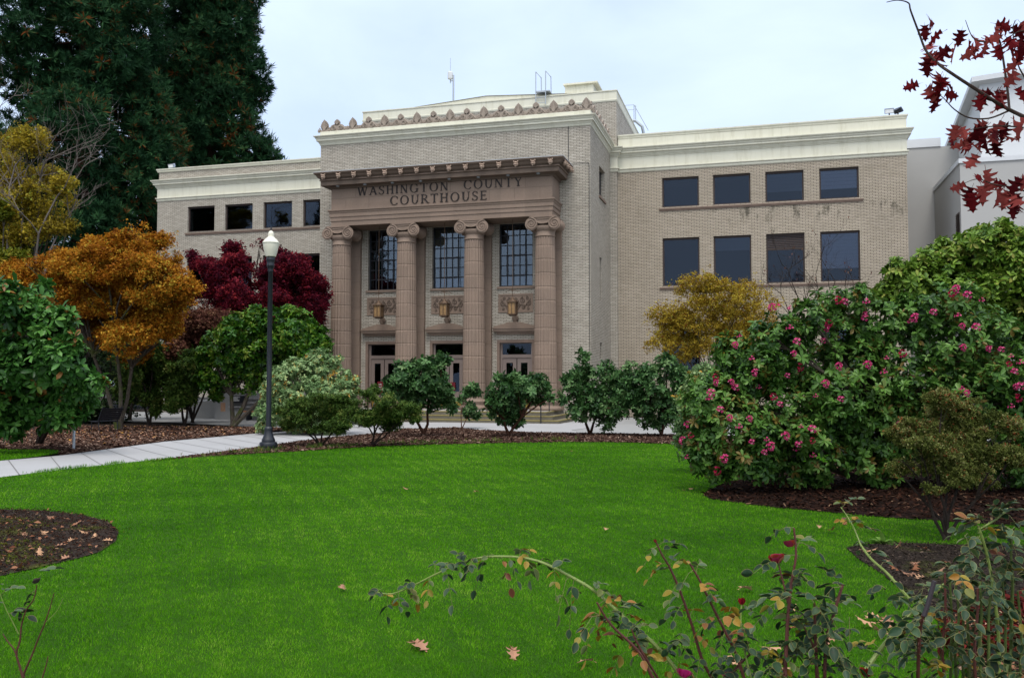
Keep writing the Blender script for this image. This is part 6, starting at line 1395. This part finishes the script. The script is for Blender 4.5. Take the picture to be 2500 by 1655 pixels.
R5.bloom(q4([(280, 845), (0, 0)], 4.3)[0], .022, mat_plain('dry seed head', (.05, .035, .03), .9), 'seed_head', .5, 12); R5.finish()

# ================================================================ STREET FURNITURE
lb = gnd(655, 1097); LD_ = (lb-CAM)@CF; K = LD_/FPX
LP_ = empty('street_lamp', tuple(lb)); tag(LP_, 'black cast iron lamp post with a cream acorn globe', 'street lamp')
zz = lambda y: (1097-y)*K*1.0
m = MB(); m.lathe([(17.5*K, -.05), (17.5*K, zz(1092))], 0, 0, 24); m.build('footing', CONC_D, LP_)
m = MB(); m.lathe([(21*K, zz(1091.5)), (21.5*K, zz(1090)), (21.5*K, zz(1082)), (20*K, zz(1079)), (16*K, zz(1078)), (16.2*K, zz(1074)), (15*K, zz(1071)), (12*K, zz(1064)), (10*K, zz(1057)), (9.2*K, zz(1051)), (9.4*K, zz(1048)), (9.4*K, zz(1045)), (8.2*K, zz(1043)), (7*K, zz(1041.5)), (6.3*K, zz(1041))], 0, 0, 28); m.build('base', BLACKM, LP_, True)
m = MB()
m.lathe([(6.3*K, zz(1041)), (6.1*K, zz(900)), (5.5*K, zz(663)), (6.2*K, zz(662)), (6.6*K, zz(659)), (6.0*K, zz(656)), (8.0*K, zz(651)), (9.4*K, zz(648)), (9.4*K, zz(644)), (8.4*K, zz(641)), (9.8*K, zz(636)), (10.6*K, zz(632)), (10.4*K, zz(627)), (9.0*K, zz(625))], 0, 0, 24); m.build('post', BLACKM, LP_, True)
t = NT('acorn globe'); n = t.noise(t.pos(), 6, 4); GLOBE = t.done(t.bsdf(t.mix(n, (.62, .58, .46), (.72, .69, .58)), .35, .4))
m = MB(); m.lathe([(9.2*K, zz(625)), (12.2*K, zz(624)), (15.5*K, zz(614)), (18*K, zz(603)), (19.2*K, zz(594.5)), (19.4*K, zz(592))], 0, 0, 28); m.build('globe', GLOBE, LP_, True)
m = MB(); m.lathe([(19.4*K, zz(592)), (20.6*K, zz(591)), (20.6*K, zz(589.5)), (18.5*K, zz(587)), (14.5*K, zz(581.5)), (10*K, zz(578)), (7.8*K, zz(575.5)), (7.2*K, zz(573)), (7.5*K, zz(569)), (6.6*K, zz(565)), (4.4*K, zz(561.5)), (2*K, zz(560)), (.5*K, zz(559.8))], 0, 0, 28); m.build('cap', GLOBE, LP_, True)
m = MB(); m.lathe([(1.8*K, zz(560)), (2.2*K, zz(558.5)), (1.2*K, zz(557)), (1.8*K, zz(555)), (1.6*K, zz(553.5)), (.4*K, zz(550))], 0, 0, 10); m.build('finial', BLACKM, LP_, True)
# steel post at the left bed
b = gnd(180, 1097); r = empty('marker_post', tuple(b)); tag(r, 'short galvanised steel post at the left bed edge', 'post')
k = ((b-CAM)@CF)/FPX; m = MB(); m.lathe([(3.2*k, -.1), (3.2*k, 88*k), (2.6*k, 89*k)], 0, 0, 12); m.build('pipe', STEEL, r, True); m = MB(); m.lathe([(3.6*k, 89*k), (3.6*k, 91*k), (1*k, 92*k)], 0, 0, 12); m.build('cap', STEEL, r, True)
# dark bench under the orange tree, seen end on
b = gnd(258, 1054); r = empty('park_bench', tuple(b), -.35); r.scale = (.85, .7, .85); tag(r, 'dark slatted bench under the orange tree beside its trunk', 'bench')
m = MB()
for i in range(6): m.box(-.42+.10*i, -.42+.10*i+.08, -.55, .55, .42, .45)
m.build('seat', BLACKM, r); m = MB()
for i in range(6): z = .50+.08*i; x = .19+.055*i*.9; m.raw([(x, -.55, z), (x, .55, z), (x+.04, .55, z+.065), (x+.04, -.55, z+.065), (x+.02, -.55, z-.01), (x+.02, .55, z-.01), (x+.06, .55, z+.055), (x+.06, -.55, z+.055)], [(0, 3, 2, 1), (4, 5, 6, 7), (0, 1, 5, 4), (2, 3, 7, 6), (0, 4, 7, 3), (1, 2, 6, 5)])
m.build('backrest', BLACKM, r)
for y in (-.48, .48):
    m = MB(); m.tube([(-.38, y, 0), (-.36, y, .40), (.16, y, .40), (.20, y, 0)], .025, 6); m.tube([(.16, y, .40), (.46, y, 1.0)], .025, 6); m.build('leg', BLACKM, r)
# concrete wall with ledge, bench and plaque in front of the left wing
YC = gnd(540, 1023)[1]; xa = onY(466, 1000, YC+1)[0]; xb = onY(537, 1000, YC)[0]; xc = onY(668, 1000, YC)[0]; zt = onY(537, 959, YC)[2]; zl = onY(500, 969, YC+1)[2]
r = empty('concrete_wall', (xb, YC, 0)); tag(r, 'grey concrete seating wall with ledges in front of the left wing', 'wall'); iv = Matrix.Translation((-xb, -YC, 0))
m = MB(); m.box(xb, xc+2.5, YC, YC+.35, -.2, zt); adopt(m.build('panel', CONC_D, r), iv); m = MB(); m.box(xa, xb-.003, YC+.8, YC+1.1, -.2, zl); m.box(xb-.3, xb-.004, YC+.05, YC+.8, -.2, zl-.003); adopt(m.build('side_wall', CONC_D, r), iv)
m = MB()
for q in (.22, .42, .60): m.box(xb+.5, xc+2.4, YC-.06-.1*q, YC+.01, zt-q-.05, zt-q)
adopt(m.build('ledge', CONC, r), iv); m = MB(); m.tube([(xa+.7, YC+.6, zl-.18), (xb-.35, YC+.6, zl-.10)], .03, 6); adopt(m.build('handrail', STUCCO_L, r), iv)
m = MB(); m.box(xb+.04, xb+.28, YC-.006, YC+.01, .35, .75); adopt(m.build('rust_stain', mat_plain('rust stain', (.36, .21, .13), .9, var=.3, scale=9), r), iv)
x0, x1 = onY(564, 975, YC-.12)[0], onY(602, 975, YC-.12)[0]; z0, z1 = onY(580, 984, YC-.12)[2], onY(580, 966, YC-.12)[2]
r = empty('plaque', ((x0+x1)/2, YC-.2, z0)); tag(r, 'black plaque with pale lines of text on the concrete wall', 'plaque'); w = (x1-x0)/2; m = MB(); m.box(-w, w, 0, .14, 0, z1-z0); m.build('board', mat_plain('plaque black', (.012, .013, .018), .3), r)
m = MB(); PLQ = random.Random(2)
for k in range(7): z = (z1-z0)*(.85-.1*k); l = w*PLQ.uniform(.5, .75); m.box(-w*.75, -w*.75+2*l*.7, -.006, .001, z, z+.012)
m.build('text_lines', WHITE, r)
x0, x1 = onY(596, 1000, YC-.5)[0], onY(660, 1000, YC-.5)[0]; zs = onY(620, 1003, YC-.5)[2]
r = empty('wooden_bench', ((x0+x1)/2, YC-.4, 0)); tag(r, 'orange brown wooden bench in front of the concrete wall', 'bench'); w = (x1-x0)/2; WOOD = mat_plain('orange wood', (.36, .15, .06), .6, var=.25, scale=6)
m = MB()
for k in range(3): m.box(-w, w, -.2+.14*k, -.2+.14*k+.12, zs-.05, zs)
m.build('seat', WOOD, r)
for x in (-w+.15, w-.2):
    m = MB(); m.box(x, x+.08, -.18, .18, -.02, zs-.053); m.build('leg', BLACKM, r)

# ================================================================ SKY AND LIGHT
WD = bpy.data.worlds.new('World'); SC.world = WD; WD.use_nodes = True; nt = WD.node_tree; nt.nodes.clear()
out = nt.nodes.new('ShaderNodeOutputWorld'); bg = nt.nodes.new('ShaderNodeBackground'); bg.inputs[1].default_value = .10; nt.links.new(bg.outputs[0], out.inputs[0])
SUN_EL, SUN_AZ = math.radians(64), math.radians(168)          # azimuth measured clockwise from +Y: behind the viewer
sk = nt.nodes.new('ShaderNodeTexSky'); sk.sky_type = 'NISHITA'; sk.sun_disc = False; sk.sun_elevation = SUN_EL; sk.sun_rotation = SUN_AZ; sk.air_density = 1.0; sk.dust_density = 1.5
tc = nt.nodes.new('ShaderNodeTexCoord'); mp = nt.nodes.new('ShaderNodeMapping'); mp.inputs['Scale'].default_value = (1, 1, 2.2); nt.links.new(tc.outputs['Generated'], mp.inputs[0])
n1 = nt.nodes.new('ShaderNodeTexNoise'); n1.inputs['Scale'].default_value = 2.6; n1.inputs['Detail'].default_value = 7; n1.inputs['Roughness'].default_value = .52; n1.inputs['Distortion'].default_value = .3; nt.links.new(mp.outputs[0], n1.inputs['Vector'])
cr = nt.nodes.new('ShaderNodeValToRGB'); e = cr.color_ramp.elements; e[0].position = .38; e[0].color = (.74, .74, .74, 1); e[1].position = .62; e[1].color = (.97, .97, .97, 1); nt.links.new(n1.outputs['Fac'], cr.inputs[0])
# the overcast is brighter where the sun stands behind it
sd = Vector((math.sin(SUN_AZ)*math.cos(SUN_EL), math.cos(SUN_AZ)*math.cos(SUN_EL), math.sin(SUN_EL)))
dt = nt.nodes.new('ShaderNodeVectorMath'); dt.operation = 'DOT_PRODUCT'; nt.links.new(tc.outputs['Generated'], dt.inputs[0]); dt.inputs[1].default_value = sd
mr = nt.nodes.new('ShaderNodeMapRange'); mr.inputs[1].default_value = .30; mr.inputs[2].default_value = 1.0; mr.inputs[3].default_value = 0.0; mr.inputs[4].default_value = 1.0; nt.links.new(dt.outputs['Value'], mr.inputs[0])
cc = nt.nodes.new('ShaderNodeMix'); cc.data_type = 'RGBA'; cc.inputs[6].default_value = (5.5, 6.6, 8.5, 1); cc.inputs[7].default_value = (15.0, 15.6, 16.2, 1); nt.links.new(mr.outputs[0], cc.inputs[0])
mx = nt.nodes.new('ShaderNodeMix'); mx.data_type = 'RGBA'; nt.links.new(cr.outputs[0], mx.inputs[0]); nt.links.new(sk.outputs[0], mx.inputs[6]); nt.links.new(cc.outputs[2], mx.inputs[7]); nt.links.new(mx.outputs[2], bg.inputs[0])
sl = bpy.data.lights.new('sun', 'SUN'); sl.energy = 1.5; sl.angle = math.radians(22); sl.color = (1, .96, .90); so = bpy.data.objects.new('sun', sl); COL.objects.link(so); so.rotation_euler = (-sd).to_track_quat('-Z', 'Y').to_euler()
SC.view_settings.view_transform = 'Standard'; SC.view_settings.look = 'None'; SC.view_settings.gamma = 1; SC.view_settings.exposure = 0.62
SC.cycles.max_bounces = 6; SC.cycles.diffuse_bounces = 2; SC.cycles.glossy_bounces = 3; SC.cycles.transparent_max_bounces = 8; SC.cycles.use_denoising = True
SC.cycles.sample_clamp_indirect = 6
